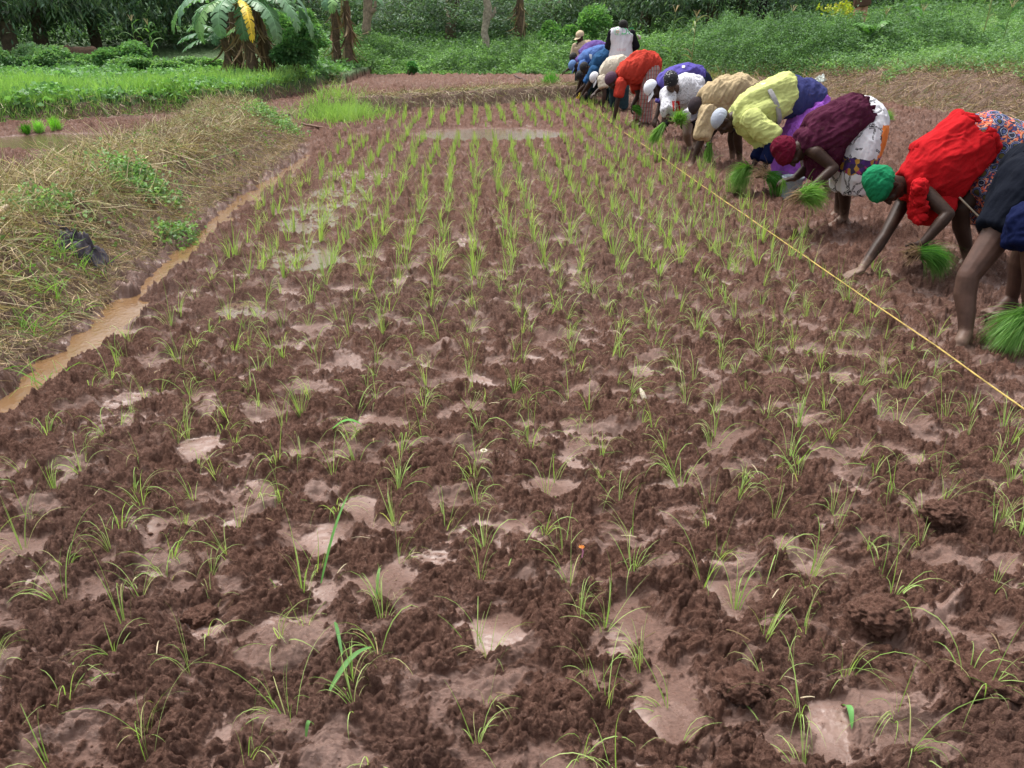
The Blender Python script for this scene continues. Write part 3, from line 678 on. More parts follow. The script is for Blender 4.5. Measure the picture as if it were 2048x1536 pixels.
build('stem', ctube([b0-Vector((0, 0, .1)), b0.lerp(t0, .5)+Vector((.02, 0, 0)), t0], [.03, .024, .016], (.36, .34, .2), 8), M['leaf'], e)
n = 260; c = np.array(at(1690, 22, Y0)); P = c+rng.normal(size=(n, 3))*[.30, .2, .13]; D = rng.normal(size=(n, 3)); D[:, 2] -= .3
build('foliage', leaves(P, D, .16, .07, jit((.42, .46, .06), n, .3)), M['leaf'], e)
def broad_leaf(px, py, Y, L, az, lab, n=3):
    c = at(px, py, Y); e = empty('broad_leaved_plant', (c.x, Y, float(ground_macro(c.x, Y))), lab, 'plant')
    for k in range(n): banana_leaf((c.x, Y, c.z-.35), az+k*1.9, L*(1-.12*k), .34, 1.2, 1.9, (.12, .28, .06), e, slit=.02)
broad_leaf(1660, 85, Y0+.3, .75, PI, 'broad leaved plant beside the leaning sapling')
broad_leaf(1745, 45, 22, .8, .3, 'broad leaved plant in front of the worker in pink shorts')
X1, Y1 = gp(1740, 198, .02); p0 = (X1, Y1, gz(X1, Y1)); pt = at(1828, 122, Y1+2.2)
stick('long_stick', p0, (pt.x, pt.y, pt.z), .014, 'long thin pale stick leaning on the right bank', (.45, .36, .25))
X1, Y1 = gp(604, 260); X2, Y2 = gp(668, 262)
stick('short_stick', (X1, Y1, gz(X1, Y1)+.05), (X2, Y2, gz(X2, Y2)+.04), .02, 'short brown stick lying in mud by the end of the left bund', (.22, .14, .10))
X1, Y1 = gp(1029, 158, .13); X2, Y2 = gp(1052, 166, .13)
stick('short_stick', (X1, Y1, gz(X1, Y1)+.05), (X2, Y2, gz(X2, Y2)+.04), .025, 'dark stick lying on the back field beyond the bund', (.10, .06, .05))
X1, Y1 = gp(0, 458, .42); X2, Y2 = gp(18, 428, .42)
stick('split_log', (X1-.1, Y1-.05, gz(X1, Y1)+.05), (X2, Y2, gz(X2, Y2)+.07), .028, 'pale split piece of wood at the left edge of the bund', (.48, .38, .26), 'wood')
X1, Y1 = gp(1447, 180, 0)
stick('peg', (X1, Y1, gz(X1, Y1)-.05), (X1, Y1, gz(X1, Y1)+.45), .015, 'thin dark upright peg behind the bent worker in tan', (.12, .09, .07), 'peg')
# plastic scrap on the right bank, grey cloth on the left bund
def crumple(name, c, ax, mat, lab, catg, seed, fold=8, amp=.35, n=60):
    u, v = np.meshgrid(np.linspace(-1, 1, n), np.linspace(-1, 1, n)); u = u.ravel(); v = v.ravel()
    nz = fbm(u*1.2+seed, v*1.2, 3, seed); rd = np.abs(perlin(u*fold*.5+v*2+nz*2, v*1.5, seed+1))
    q = np.clip(1-np.maximum(np.abs(u), np.abs(v))**3, 0, 1)
    x = c[0]+ax[0]*(u*.8+.25*nz); y = c[1]+ax[1]*(v*.8+.25*fbm(u*2, v*2, 2, seed+4)); z = ground(x, y)+.012+ax[2]*(q*(.4+nz*.5)+amp*rd*(.3+q))
    k = np.arange(n*n).reshape(n, n); Fq = np.stack([k[:-1, :-1], k[:-1, 1:], k[1:, 1:], k[1:, :-1]], -1).reshape(-1, 4)
    return tag(mesh_np(name, np.stack([x, y, z], 1), Fq, mat), lab, catg)
M['grey'] = mat_cloth('grey_cloth', (.10, .09, .11), (.05, .045, .05), .8, .4)
cx, cy = gp(150, 432, .42); crumple('cloth', (cx, cy), (.17, .12, .13), M['grey'], 'twisted grey cloth lying on top of the left bund', 'cloth', 5)
if 0: v, f = tube([np.array([gp(px, py, .44)[0], gp(px, py, .44)[1], gz(*gp(px, py, .42))+.05+h]) for px, py, h in [(84, 424, .0), (98, 417, .03), (112, 420, .03), (130, 424, .04), (150, 428, .05)]], [.008, .016, .018, .022, .03], 12)
cx, cy = gp(112, 424, .42); tw = crumple('fold', (cx, cy), (.11, .045, .06), M['grey'], None, None, 15); attach(tw, bpy.data.objects['cloth'])
M['plastic'] = mat_plain('plastic_film', (.50, .55, .52), .25, .4, 30, .6)
cx, cy = ray_ground(1640, 162); crumple('plastic_scrap', (cx, cy), (.14, .14, .12), M['plastic'], 'crumpled clear plastic scrap at the foot of the right bank', 'plastic', 9)

# ------------------------------------------------------------------ rice seedlings
def seedling_parts(r, droop, n=None, h=.24, w=.0042):
    n = n or int(r.integers(6, 13)); a = r.uniform(0, 6.28, n)+r.uniform(0, 6.28)
    if droop > .5: a = r.uniform(0, 6.28)+r.normal(size=n)*1.1
    lean = r.uniform(.04, .55, n)*(.9 if droop > .5 else .45)
    P = np.stack([np.cos(a)*.008, np.sin(a)*.008, np.full(n, -.03)], 1)*r.uniform(.3, 1.5, (n, 1))
    D = np.stack([np.cos(a)*lean, np.sin(a)*lean, np.ones(n)], 1)
    L = h*r.uniform(.6, 1.25, n)*np.where(r.random(n) > .85, 1.45, 1); g = droop*r.uniform(.5, 1.6, n)
    t = r.random(n); C = mixc((.26, .42, .10), (.46, .58, .22), t)*r.uniform(.85, 1.15, (n, 1))
    side = np.stack([-np.sin(a), np.cos(a), r.normal(size=n)*.6], 1)
    k = max(1, n//6); C[:k] = np.array([.50, .50, .22])*r.uniform(.7, 1, (k, 1))
    return strands(P, D, L, w*r.uniform(.7, 1.3, n), g, C, 8, .85, side, r)
rs = np.random.default_rng(99)
near_m = [seedling_parts(rs, rs.uniform(1.0, 2.9), h=.175, w=.0032) for _ in range(30)]
mid_m = [seedling_parts(rs, rs.uniform(.5, 1.6), int(rs.integers(9, 14)), .20, .0055) for _ in range(14)]
far_m = [seedling_parts(rs, rs.uniform(.1, .35), int(rs.integers(9, 13)), .155, .009) for _ in range(12)]
pts = []
for k in range(-10, 11):
    yv = 1.15+rs.uniform(0, .15)
    while yv < 18.2:
        x0 = -.035+.257*k-.0442*yv
        jx = .035 if yv > 5 else .05
        X = x0+float(perlin(np.array([k*3.7]), np.array([yv*.8]), 5)[0])*.05+rs.normal()*jx*.7; Yv = yv+rs.normal()*.03
        yv += rs.uniform(.11, .155)*(1.0 if yv < 6 else 1.25)
        if X < toe_l(Yv)+.42 or Yv > back_y(X)-.35: continue
        if k >= 10 and Yv < 8: continue
        if Yv > 11.5 and float(pudmask(np.array([X]), np.array([Yv]))[0]) > .3: continue
        if k < -6 and rs.random() < .25: continue
        if Yv < 3.5 and rs.random() < .05: continue
        if 11.9 < Yv < 14 and k < -3 and rs.random() < .75: continue
        pts.append((X, Yv))
# a few already planted on the workers' side of the line
for _ in range(26): yv = rs.uniform(4, 12); pts.append((2.45-.0442*yv+rs.uniform(.05, .35), yv))
pts = np.array(pts); order = np.argsort(pts[:, 1]); pts = pts[order]; pz = ground(pts[:, 0], pts[:, 1])
vis = np.abs(pts[:, 0]) < .7*(pts[:, 1]*.905+.68)+.05
sel = np.where(vis & (pts[:, 1] > 1.2))[0][:300]; selset = set(sel.tolist())
objs = {}
G = 'rice seedlings planted in rows'
LN = 'young rice seedling with thin drooping blades, one of the nearest plants in the muddy field'
for i in sel:
    x, y = pts[i]; k = int(rs.integers(0, len(near_m)))
    if k in objs: o = objs[k].copy(); COL.objects.link(o)
    else:
        o = mesh_np('rice_seedling', *near_m[k][:2], M['rice'], near_m[k][2]); objs[k] = o
    o.location = (x, y, pz[i]); o.rotation_euler = (rs.normal()*.12, rs.normal()*.12, rs.uniform(0, 6.28)); s = rs.uniform(.8, 1.15); o.scale = (s, s, s*rs.uniform(.85, 1.1))
    tag(o, LN, 'rice seedling', G)
acc = []
for i in range(len(pts)):
    if i in selset: continue
    x, y = pts[i]; far = sst(6, 11, y); src = far_m if rs.random() < far else mid_m
    if y < 5: src = near_m
    v, f, c = src[int(rs.integers(0, len(src)))]; a = rs.uniform(0, 6.28); ca, sa = math.cos(a), math.sin(a); s = rs.uniform(.8, 1.2)
    tx, ty = rs.normal()*.1, rs.normal()*.1
    w = v*s; w = np.stack([w[:, 0]*ca-w[:, 1]*sa+w[:, 2]*tx, w[:, 0]*sa+w[:, 1]*ca+w[:, 2]*ty, w[:, 2]], 1)+[x, y, pz[i]]
    acc.append((w, f, c))
tag(build('rice_seedlings', acc, M['rice']), 'the farther rows of young rice seedlings running away to the back bund', 'rice seedlings', kind='stuff')
# row of seedlings fallen or floating fragments: short straw bits in the mud
n = 900; y = rng.uniform(1.3, 9, n); x = rng.uniform(-1, 1, n)*(.7*y+.8); k = x > toe_l(y)+.4; x, y = x[k], y[k]; n = len(x)
a = rng.uniform(0, 6.28, n); D = np.stack([np.cos(a), np.sin(a), rng.uniform(-.1, .5, n)], 1)
tag(build('straw_bits', strands(np.stack([x, y, ground(x, y)+.004], 1), D, rng.uniform(.02, .09, n), .0035, .6, np.array([(.36, .26, .14), (.22, .16, .09), (.5, .42, .28), (.2, .3, .08)])[rng.integers(0, 4, n)], 4, .4), M['straw']), 'tiny bits of straw and root scattered over the mud', 'straw', kind='stuff')
# crumbs of mud on the smooth patches
n = 5000; y = 1.2+rng.random(n)**1.6*5; x = rng.uniform(-1, 1, n)*(.7*y+.8); k = x > toe_l(y)+.3; x, y = x[k], y[k]; z = ground(x, y); n = len(x)
r_ = rng.uniform(.001, .0045, n)*(.4+1.2*rng.random(n)**4)*(1+(rng.random(n) > .96)*1.2); d0 = unit(np.array([(1, 0, 0), (-1, 0, 0), (0, 1, 0), (0, -1, 0), (0, 0, 1), (0, 0, -1)], float))
V = (d0[None]*r_[:, None, None]*rng.uniform(.6, 1.4, (n, 6, 1)))+np.stack([x, y, z+r_*.3], 1)[:, None]
f0 = np.array([(0, 2, 4), (2, 1, 4), (1, 3, 4), (3, 0, 4), (2, 0, 5), (1, 2, 5), (3, 1, 5), (0, 3, 5)])
tag(mesh_np('mud_crumbs', V.reshape(-1, 3), (f0[None]+(np.arange(n)*6)[:, None, None]).reshape(-1, 3), M['mud'], attrs={'silt': np.zeros(n*6), 'tone': np.zeros(n*6)}), 'loose crumbs of dark mud scattered on the near mud', 'crumbs', kind='stuff')
# larger loose clods
def clod(x, y, r, lab):
    import bmesh
    bm = bmesh.new(); bmesh.ops.create_icosphere(bm, subdivisions=5, radius=1); V = np.array([v.co for v in bm.verts]); Fq = np.array([[v.index for v in f.verts] for f in bm.faces]); bm.free()
    q = perlin3(V*1.6+x*9, 5)*.35+perlin3(V*5+y*7, 6)*.22+perlin3(V*13, 8)*.10+np.abs(perlin3(V*26, 9))*.06
    V = V*(1+q[:, None])*np.array([1.25, 1, .75])*r+[x, y, gz(x, y)+r*.25]
    return tag(mesh_np('mud_clod', V, Fq, M['mud'], attrs={'silt': np.zeros(len(V)), 'tone': np.zeros(len(V))}), lab, 'clod')
for px, py, r, lab in [(1750, 1258, .058, 'large dark clod of mud near the lower right, with a smooth wet patch below it'), (1980, 1385, .07, 'crumbly reddish clod of mud in the lower right corner'),
                       (1480, 1400, .05, 'dark wet clod of mud low in the field, right of centre'), (1880, 1050, .055, 'broad cracked clod of mud at the right, below the rope end'), (400, 1225, .04, 'dark clod of mud low at the left')]:
    X, Yv = gp(px, py); clod(X, Yv, r, lab)
# broad cut leaves and small litter
def frag(px0, py0, px1, py1, w, col, lab, name='cut_leaf', lift=.03, catg='leaf'):
    a = np.array([*gp(px0, py0, .02), 0]); b = np.array([*gp(px1, py1, .03), 0]); a[2] = gz(a[0], a[1])+.008; b[2] = gz(b[0], b[1])+lift
    n = 10; V = []; sd = np.cross(b-a, [0, 0, 1.]); sd /= np.linalg.norm(sd)
    for i in range(n+1):
        t = i/n; p = a+(b-a)*t+np.array([0, 0, .03*math.sin(t*3.1)]); ww = w*.5*(math.sin(math.pi*(.12+.88*t))**.6)
        V += [p-sd*ww+np.array([0, 0, ww*.5]), p, p+sd*ww+np.array([0, 0, ww*.5])]
    Fq = [(i*3+k, i*3+k+1, i*3+k+4, i*3+k+3) for i in range(n) for k in (0, 1)]
    C = np.repeat([col], len(V), 0)*rng.uniform(.9, 1.1, (len(V), 1))
    return tag(mesh_np(name, V, Fq, M['leaf'], C), lab, catg)
GL_ = (.15, .32, .10)
frag(663, 1402, 747, 1317, .016, GL_, 'broad bright green cut leaf lying in the mud, lower left of centre', lift=.07)
frag(686, 1322, 668, 1236, .010, (.11, .26, .08), 'narrow dark green leaf above the broad cut leaf', lift=.03)
frag(752, 1178, 762, 1137, .009, GL_, 'short green leaf piece standing in the mud left of centre', lift=.05)
frag(612, 1474, 628, 1450, .011, GL_, 'small green leaf scrap near the bottom left', lift=.03)
frag(665, 856, 725, 852, .022, (.14, .40, .08), 'flat green leaf lying in the field left of centre', lift=.03)
frag(1690, 1400, 1708, 1442, .016, (.16, .40, .12), 'pale green leaf sliver near the bottom right', lift=.01)
frag(640, 1150, 705, 1050, .009, (.12, .30, .07), 'long dark green blade arching over seedlings at the left', lift=.14)
def pebble(px, py, r, col, lab, name, catg, sc=(1, 1, .6)):
    import bmesh
    X, Yv = gp(px, py); bm = bmesh.new(); bmesh.ops.create_icosphere(bm, subdivisions=3, radius=1); V = np.array([v.co for v in bm.verts]); Fq = np.array([[v.index for v in f.verts] for f in bm.faces]); bm.free()
    V = V*(1+.3*perlin3(V*2+px, 3))[:, None]*np.array(sc)*r+[X, Yv, gz(X, Yv)+r*.4]
    return tag(mesh_np(name, V, Fq, mat_plain(name, col, .7, .3, 90, .5)), lab, catg)
# white husk, snail ring, pink and orange flower
X, Yv = gp(1286, 803); v, f = tube([(X-.012, Yv+.035, gz(X, Yv)+.055), (X-.005, Yv+.02, gz(X, Yv)+.04), (X+.004, Yv, gz(X, Yv)+.02), (X+.008, Yv-.01, gz(X, Yv))], [.004, .011, .012, .006], 10)
tag(mesh_np('husk', v, f, mat_plain('husk', (.62, .54, .42), .7, .25, 120, .4)), 'white piece of husk standing in the mud right of centre', 'husk')
X, Yv = gp(968, 916); v, f = tube([(X+.011*math.cos(q), Yv+.011*math.sin(q), gz(X, Yv)+.012) for q in np.linspace(0, 6.2, 16)], .0042, 8)
tag(mesh_np('shell_ring', v, f, mat_plain('shell', (.6, .52, .4), .5, .25, 120, .3)), 'small round cream shell ring on the mud near the centre', 'shell')
X, Yv = gp(1163, 1136); v, f = tube([(X, Yv, gz(X, Yv)), (X+.003, Yv+.005, gz(X, Yv)+.02), (X-.002, Yv+.008, gz(X, Yv)+.035)], [.002, .0028, .0022], 6)
fl = mesh_np('flower', v, f, mat_plain('flower_stem', (.55, .22, .33), .6, .2, 80, .1)); tag(fl, 'tiny fallen flower with pink stem and orange top', 'flower')
P = np.repeat([[X-.002, Yv+.008, gz(X, Yv)+.033]], 9, 0); a = np.linspace(0, 6, 9)
build('petal', leaves(P, np.stack([np.cos(a), np.sin(a), .4*np.ones(9)], 1), .012, .007, np.repeat([(.75, .30, .08)], 9, 0)), M['leaf'], fl)
# ------------------------------------------------------------------ the yellow line
def z_line(y): return np.interp(y, [2.0, 3.1, 5, 8.5, 13, 18], [.13, .12, .09, .07, .06, .08])
LP_ = [(2330, 1016), (2048, 818), (1870, 690), (1700, 575), (1560, 478), (1400, 368), (1315, 308), (1235, 256), (1195, 220), (1158, 196)]
pl = []
for (px, py) in LP_:
    z = .06
    for _ in range(6): X, Yv = gp(px, py, z); z = float(z_line(Yv))
    pl.append((X, Yv, z))
pl.insert(0, tuple(np.array(pl[0])+(np.array(pl[0])-np.array(pl[1]))*2.2)); pl = np.array(pl); tt = np.linspace(0, len(pl)-1, 900); lp = np.stack([np.interp(tt, range(len(pl)), pl[:, k]) for k in range(3)], 1)
lp[:, 0] += .004*perlin(lp[:, 1]*2, lp[:, 1]*0, 3); lp[:, 2] -= 0
def twine(pts, R, r, pitch, mat, name, parent=None):
    s = np.concatenate([[0], np.cumsum(np.linalg.norm(np.diff(pts, axis=0), axis=1))]); n = int(s[-1]/pitch*7); ss = np.linspace(0, s[-1], n)
    c = np.stack([np.interp(ss, s, pts[:, k]) for k in range(3)], 1); t = unit(np.gradient(c, axis=0)); a = unit(np.cross(t, [0, 0, 1.])); b = np.cross(t, a); parts = []
    for ph in (0, 2.09, 4.19):
        q = ss/pitch*2*np.pi+ph; pc = c+(a*np.cos(q)[:, None]+b*np.sin(q)[:, None])*R
        ring = np.array([(math.cos(k), math.sin(k)) for k in np.linspace(0, 2*math.pi, 5, endpoint=False)])
        V = pc[:, None]+(a[:, None]*ring[None, :, :1]+b[:, None]*ring[None, :, 1:])*r; i = np.arange(n-1)[:, None]*5; k = np.arange(5)[None]; k2 = (k+1) % 5
        parts.append((V.reshape(-1, 3), np.stack([i+k, i+k2, i+5+k2, i+5+k], -1).reshape(-1, 4), np.ones((n*5, 3))))
    V, Fq, _ = cat(parts); return mesh_np(name, V, Fq, mat, parent=parent)
M['rope'] = mat_plain('yellow_rope', (.52, .38, .10), .7, .5, 14, .2)
tag(twine(lp, .0021, .0021, .03, M['rope'], 'planting_line'), 'yellow twisted planting line stretched over the mud in front of the workers', 'line')
X, Yv, Zv = pl[-1]; pegv, pegf = tube([(X-.02, Yv+.02, -.1), (X-.01, Yv+.02, .16)], [.014, .011], 8)
tag(mesh_np('line_peg', pegv, pegf, M['bark']), 'short wooden peg holding the far end of the yellow line', 'peg')
P = np.repeat([[X, Yv, .12]], 30, 0)+rng.normal(size=(30, 3))*.02; tag(build('yellow_knot', strands(P, rng.normal(size=(30, 3)), .10, .016, .6, np.repeat([(.7, .55, .06)], 30, 0), 4, .3), M['dryleaf']), 'yellow knot of line on the peg beside the farthest hands', 'knot')
# ------------------------------------------------------------------ bundles of seedlings
def bundle(pos, d, n, L, lab, spread=.28, g=.5, w=.005, root=.05, rad=.03, r0=.012, col=((.12, .30, .05), (.28, .48, .12)), name='seedling_bundle'):
    pos = np.array(pos, float); d = unit(np.array(d, float)[None])[0]; e = empty(name, tuple(pos), lab, 'seedling bundle', 'bundles of rice seedlings')
    D = d[None]+rng.normal(size=(n, 3))*spread; P = pos+rng.normal(size=(n, 3))*r0
    build('blades', strands(P, D, L*rng.uniform(.6, 1.15, n), w, g*rng.uniform(.5, 1.5, n), mixc(*col, rng.random(n))*rng.uniform(.75, 1.2, (n, 1)), 7, .85), M['rice'], e)
    if root:
        m = max(60, n//3); D = -d[None]+rng.normal(size=(m, 3))*.45; build('roots', strands(pos+rng.normal(size=(m, 3))*rad*.5, D, root*rng.uniform(.4, 1.4, m), .003, .5, np.array([(.30, .20, .12), (.42, .30, .19), (.16, .10, .07)])[rng.integers(0, 3, m)], 4, .5), M['straw'], e)
    return e
def standing(px, py, n, L, lab, spread, w=.008, zz=None, r0=.05, col=((.16, .45, .04), (.34, .66, .12))):
    X, Yv = gp(px, py, zz or 0); return bundle((X, Yv, gz(X, Yv)-.01), (0, 0, 1), n, L, lab, spread, .3, w, 0, .03, r0, col)
standing(55, 271, 260, .13, 'dark little sheaf of seedlings, leftmost of the three beside the bank', .3, .008, .0, .025, ((.05, .20, .02), (.14, .38, .04)))
standing(80, 269, 300, .19, 'pale green sheaf of seedlings between the two darker ones by the bank', .25, .008, .0, .025, ((.22, .50, .09), (.38, .68, .18)))
standing(114, 266, 320, .19, 'bright green bushy sheaf of seedlings, rightmost of the three beside the bank', .3, .008, .0, .03)
standing(1101, 170, 900, .34, 'bushy sheaf of rice seedlings standing on the back bund', .3, .011, .28, .06, ((.06, .26, .04), (.20, .48, .10)))
X, Yv = gp(1762, 247); bundle((X-.05, Yv, gz(X, Yv)+.08), (1, -.1, .25), 400, .24, 'bright sheaf of seedlings lying in the mud behind the woman in maroon', .25, .5, .007, .04)
# translucent bucket
X, Yv = gp(1578, 408); e = empty('bucket', (X, Yv, gz(X, Yv)), 'cloudy translucent plastic bucket under the hands of the woman in maroon', 'bucket')
M['bucket'] = mat_plain('cloudy_plastic', (.34, .40, .45), .25, .2, 8, .05); M['bucket'].node_tree.nodes['Principled BSDF'].inputs['Transmission Weight'].default_value = .35
b0 = gz(X, Yv)-.02; prof = [(.078, 0), (.08, .01), (.098, .20), (.106, .205), (.106, .225), (.099, .225), (.092, .20), (.074, .012), (.0, .012)]
nn = 40; V = [(X+r*math.cos(q), Yv+r*math.sin(q), b0+z) for r, z in prof for q in np.linspace(0, 2*math.pi, nn, endpoint=False)]
Fq = [(i*nn+k, i*nn+(k+1) % nn, (i+1)*nn+(k+1) % nn, (i+1)*nn+k) for i in range(len(prof)-1) for k in range(nn)]
attach(mesh_np('bucket_body', V, Fq, M['bucket']), e)
v, f = tube([(X+.104*math.cos(q), Yv+.104*math.sin(q)*.3-.08, b0+.2-.10*abs(math.sin(q))) for q in np.linspace(PI, 2*PI, 18)], .0025, 6); attach(mesh_np('handle', v, f, mat_plain('wire', (.3, .3, .3), .4)), e)

# ------------------------------------------------------------------ people
def Vn(a): a = np.array(a, float); return a/(np.linalg.norm(a)+1e-9)
import bmesh as _bm
_b = _bm.new(); _bm.ops.create_icosphere(_b, subdivisions=3, radius=1); ICO = (np.array([v.co[:] for v in _b.verts]), [[v.index for v in f.verts] for f in _b.faces]); _b.free()
class Blob:
    def __init__(s): s.V = []; s.F = []; s.n = 0
    def add(s, V, Fq): s.V.append(np.asarray(V, float)); s.F += [[i+s.n for i in f] for f in Fq]; s.n += len(V)
    def ell(s, c, ax): s.add(np.array(c)+ICO[0]@np.array(ax, float), ICO[1]); return s
    def cap(s, p0, r0, p1, r1, n=14, flat=False):
        p0 = np.array(p0, float); p1 = np.array(p1, float); t = Vn(p1-p0); a = Vn(np.cross(t, [.3, .9, .1] if abs(t[1]) < .8 else [1, 0, .1])); b = np.cross(t, a); R = []
        st = [(-1, .02), (-.85, .53), (-.5, .87), (0, 1)] if not flat else [(0, 1)]
        for o, k in st: R.append((p0+t*o*r0, r0*k))
        for q in (.25, .5, .75): R.append((p0+(p1-p0)*q, r0+(r1-r0)*q))
        for o, k in ([(0, 1), (.5, .87), (.85, .53), (1, .02)] if not flat else [(0, 1)]): R.append((p1+t*o*r1, r1*k))
        s._rings([(c, a*r, b*r) for c, r in R], n); return s
    def _rings(s, R, n):
        q = np.linspace(0, 2*np.pi, n, endpoint=False); V = np.concatenate([c+np.outer(np.cos(q), a)+np.outer(np.sin(q), b) for c, a, b in R]); m = len(R)
        Fq = [[i*n+k, i*n+(k+1) % n, (i+1)*n+(k+1) % n, (i+1)*n+k] for i in range(m-1) for k in range(n)]
        Fq.append(list(range(n))[::-1]); Fq.append([(m-1)*n+k for k in range(n)]); s.add(V, Fq)
    def chain(s, P, R):
        for i in range(len(P)-1): s.cap(P[i], R[i], P[i+1], R[i+1])
        return s
    def loft(s, secs, lat, n=28, sub=4):
        """secs: (centre, half width in the bending plane, half width along lat); smooth interpolation"""
        C = np.array([c for c, _, _ in secs], float); W = np.array([[a, b] for _, a, b in secs], float); m = len(C); lat = Vn(lat); R = []
        def cr(A, i, t):
            p0, p1, p2, p3 = A[max(i-1, 0)], A[i], A[i+1], A[min(i+2, m-1)]
            return .5*((2*p1)+(-p0+p2)*t+(2*p0-5*p1+4*p2-p3)*t*t+(-p0+3*p1-3*p2+p3)*t**3)
        cs, ws = [], []
        for i in range(m-1):
            for k in range(sub): cs.append(cr(C, i, k/sub)); ws.append(cr(W, i, k/sub))
        cs.append(C[-1]); ws.append(W[-1])
        for i, c in enumerate(cs):
            t = Vn(cs[min(i+1, len(cs)-1)]-cs[max(i-1, 0)]); a = Vn(np.cross(t, lat)); b = Vn(lat-t*np.dot(lat, t)); R.append((c, a*max(ws[i][0], .004), b*max(ws[i][1], .004)))
        s._rings(R, n); return s
    def make(s, name, mat, voxel=.008, smooth=2, wr=None, parent=None, dec=None):
        me = bpy.data.meshes.new('tmp'); me.from_pydata(np.concatenate(s.V).tolist(), [], s.F); o = bpy.data.objects.new('tmp', me); COL.objects.link(o)
        m = o.modifiers.new('r', 'REMESH'); m.mode = 'VOXEL'; m.voxel_size = voxel
        if smooth: q = o.modifiers.new('s', 'SMOOTH'); q.factor = .5; q.iterations = smooth
        dg = bpy.context.evaluated_depsgraph_get(); m2 = bpy.data.meshes.new_from_object(o.evaluated_get(dg)); bpy.data.objects.remove(o); bpy.data.meshes.remove(me)
        nv = len(m2.vertices); co = np.zeros(nv*3, np.float32); m2.vertices.foreach_get('co', co); co = co.reshape(-1, 3).astype(float)
        no = np.zeros(nv*3, np.float32); m2.vertex_normals.foreach_get('vector', no); no = no.reshape(-1, 3)
        if wr:
            for (amp, fr, dirv, sq) in wr:
                d = Vn(dirv); p = co-np.outer(co@d, d)*sq; q = perlin3(p*fr+perlin3(co*fr*.5, 9)[:, None]*.6, 11); q2 = perlin3(p*fr*2.3, 13)
                co = co+no*((1-np.abs(q)*2.2)*amp+q2*amp*.45)[:, None]
        m2.vertices.foreach_set('co', co.astype(np.float32).ravel()); m2.name = name; m2.materials.clear(); m2.materials.append(mat)
        m2.polygons.foreach_set('use_smooth', np.ones(len(m2.polygons), bool)); m2.update()
        o = bpy.data.objects.new(name, m2); COL.objects.link(o)
        return attach(o, parent) if parent else o
def hand(B, wr, d, n, curl=.4, sc=1., thumb=1, spread=.25):
    """palm, four fingers and a side thumb; d along the palm, n the palm side"""
    d = Vn(d); n = Vn(np.array(n, float)-d*np.dot(n, d)); s = np.cross(d, n)*thumb; wr = np.array(wr, float)
    k = [wr+d*(.088-.006*abs(i-1))*sc+s*(1.5-i)*.021*sc for i in range(4)]
    for i in range(4): B.cap(wr+s*(1.5-i)*.012*sc, .017*sc, k[i], .0115*sc, 10)
    B.cap(k[0], .0115*sc, k[3], .0115*sc, 10)
    for i, L in enumerate((.072, .082, .077, .060)):
        p = k[i]; r = .0098*sc; a = curl*.7; dd = Vn(d+s*(1.5-i)*spread*.16)
        for j, (q, ff) in enumerate(((.45, 1), (.30, 1.9), (.25, 2.7))):
            aa = a+curl*.8*j; v = dd*math.cos(aa)+n*math.sin(aa); p2 = p+v*L*q*sc; B.cap(p, r, p2, r*.9, 10); p = p2; r *= .9
    p = wr+s*.022*sc+d*.02*sc; v = Vn(s*.75+d*.6+n*.3); p2 = p+v*.045*sc; B.cap(p, .0145*sc, p2, .0115*sc, 10); v = Vn(s*.3+d*.8+n*(.3+curl*.6)); p3 = p2+v*.03*sc; B.cap(p2, .0115*sc, p3, .010*sc, 10); B.cap(p3, .010*sc, p3+Vn(v+n*curl*.5)*.024*sc, .0085*sc, 10)
def foot(B, an, d, sc=1., down=.075, pitch=0.):
    d = Vn([d[0], d[1], 0]); s = np.cross(d, [0, 0, 1]); an = np.array(an, float); z = np.array([0, 0, 1.])
    heel = an-d*.035*sc-z*down; ball = an+d*.13*sc-z*(down+.008+pitch); B.cap(an, .036*sc, heel, .034*sc); B.cap(an+z*.01, .036*sc, an+d*.055*sc-z*down*.55, .036*sc)
    B.cap(an+d*.04*sc-z*down*.6, .034*sc, ball+z*.006, .022*sc); B.cap(heel, .032*sc, ball+s*.02*sc, .022*sc); B.cap(heel, .03*sc, ball-s*.025*sc, .019*sc)
    for i in range(5):
        o = ball+s*(.036-.018*i)*sc+d*(.0 if i else .006); L = (.045, .038, .034, .029, .024)[i]*sc; B.cap(o, (.014 if i == 0 else .0105)*sc, o+d*L-z*.004, (.013 if i == 0 else .0095)*sc, 10)
def head(B, c, f, u, sc=1.):
    f = Vn(f); u = Vn(np.array(u, float)-f*np.dot(u, f)); r = np.cross(f, u); c = np.array(c, float); E = lambda o, a, b, d: B.ell(c+(r*o[0]+f*o[1]+u*o[2])*sc, np.array([r*a, f*b, u*d])*sc)
    E((0, -.008, .028), .075, .094, .084); E((0, .022, -.045), .060, .066, .066); E((0, .055, -.088), .034, .032, .028); E((0, .068, .028), .055, .026, .018)
    B.cap(c+(f*.085+u*.022)*sc, .010*sc, c+(f*.112-u*.020)*sc, .0145*sc, 10); E((.013, .098, -.022), .0105, .011, .009); E((-.013, .098, -.022), .0105, .011, .009)
    E((0, .088, -.048), .024, .016, .007); E((0, .086, -.060), .021, .015, .008)
    for s in (-1, 1): E((s*.034, .074, -.022), .022, .020, .020); E((s*.031, .080, .006), .013, .010, .0085); E((s*.078, -.004, -.008), .008, .020, .031); E((s*.083, -.012, -.002), .006, .013, .022); E((s*.030, .082, .024), .022, .010, .006)
    return r
def P3(J, k): v = J[k]; return np.array(at(*v))
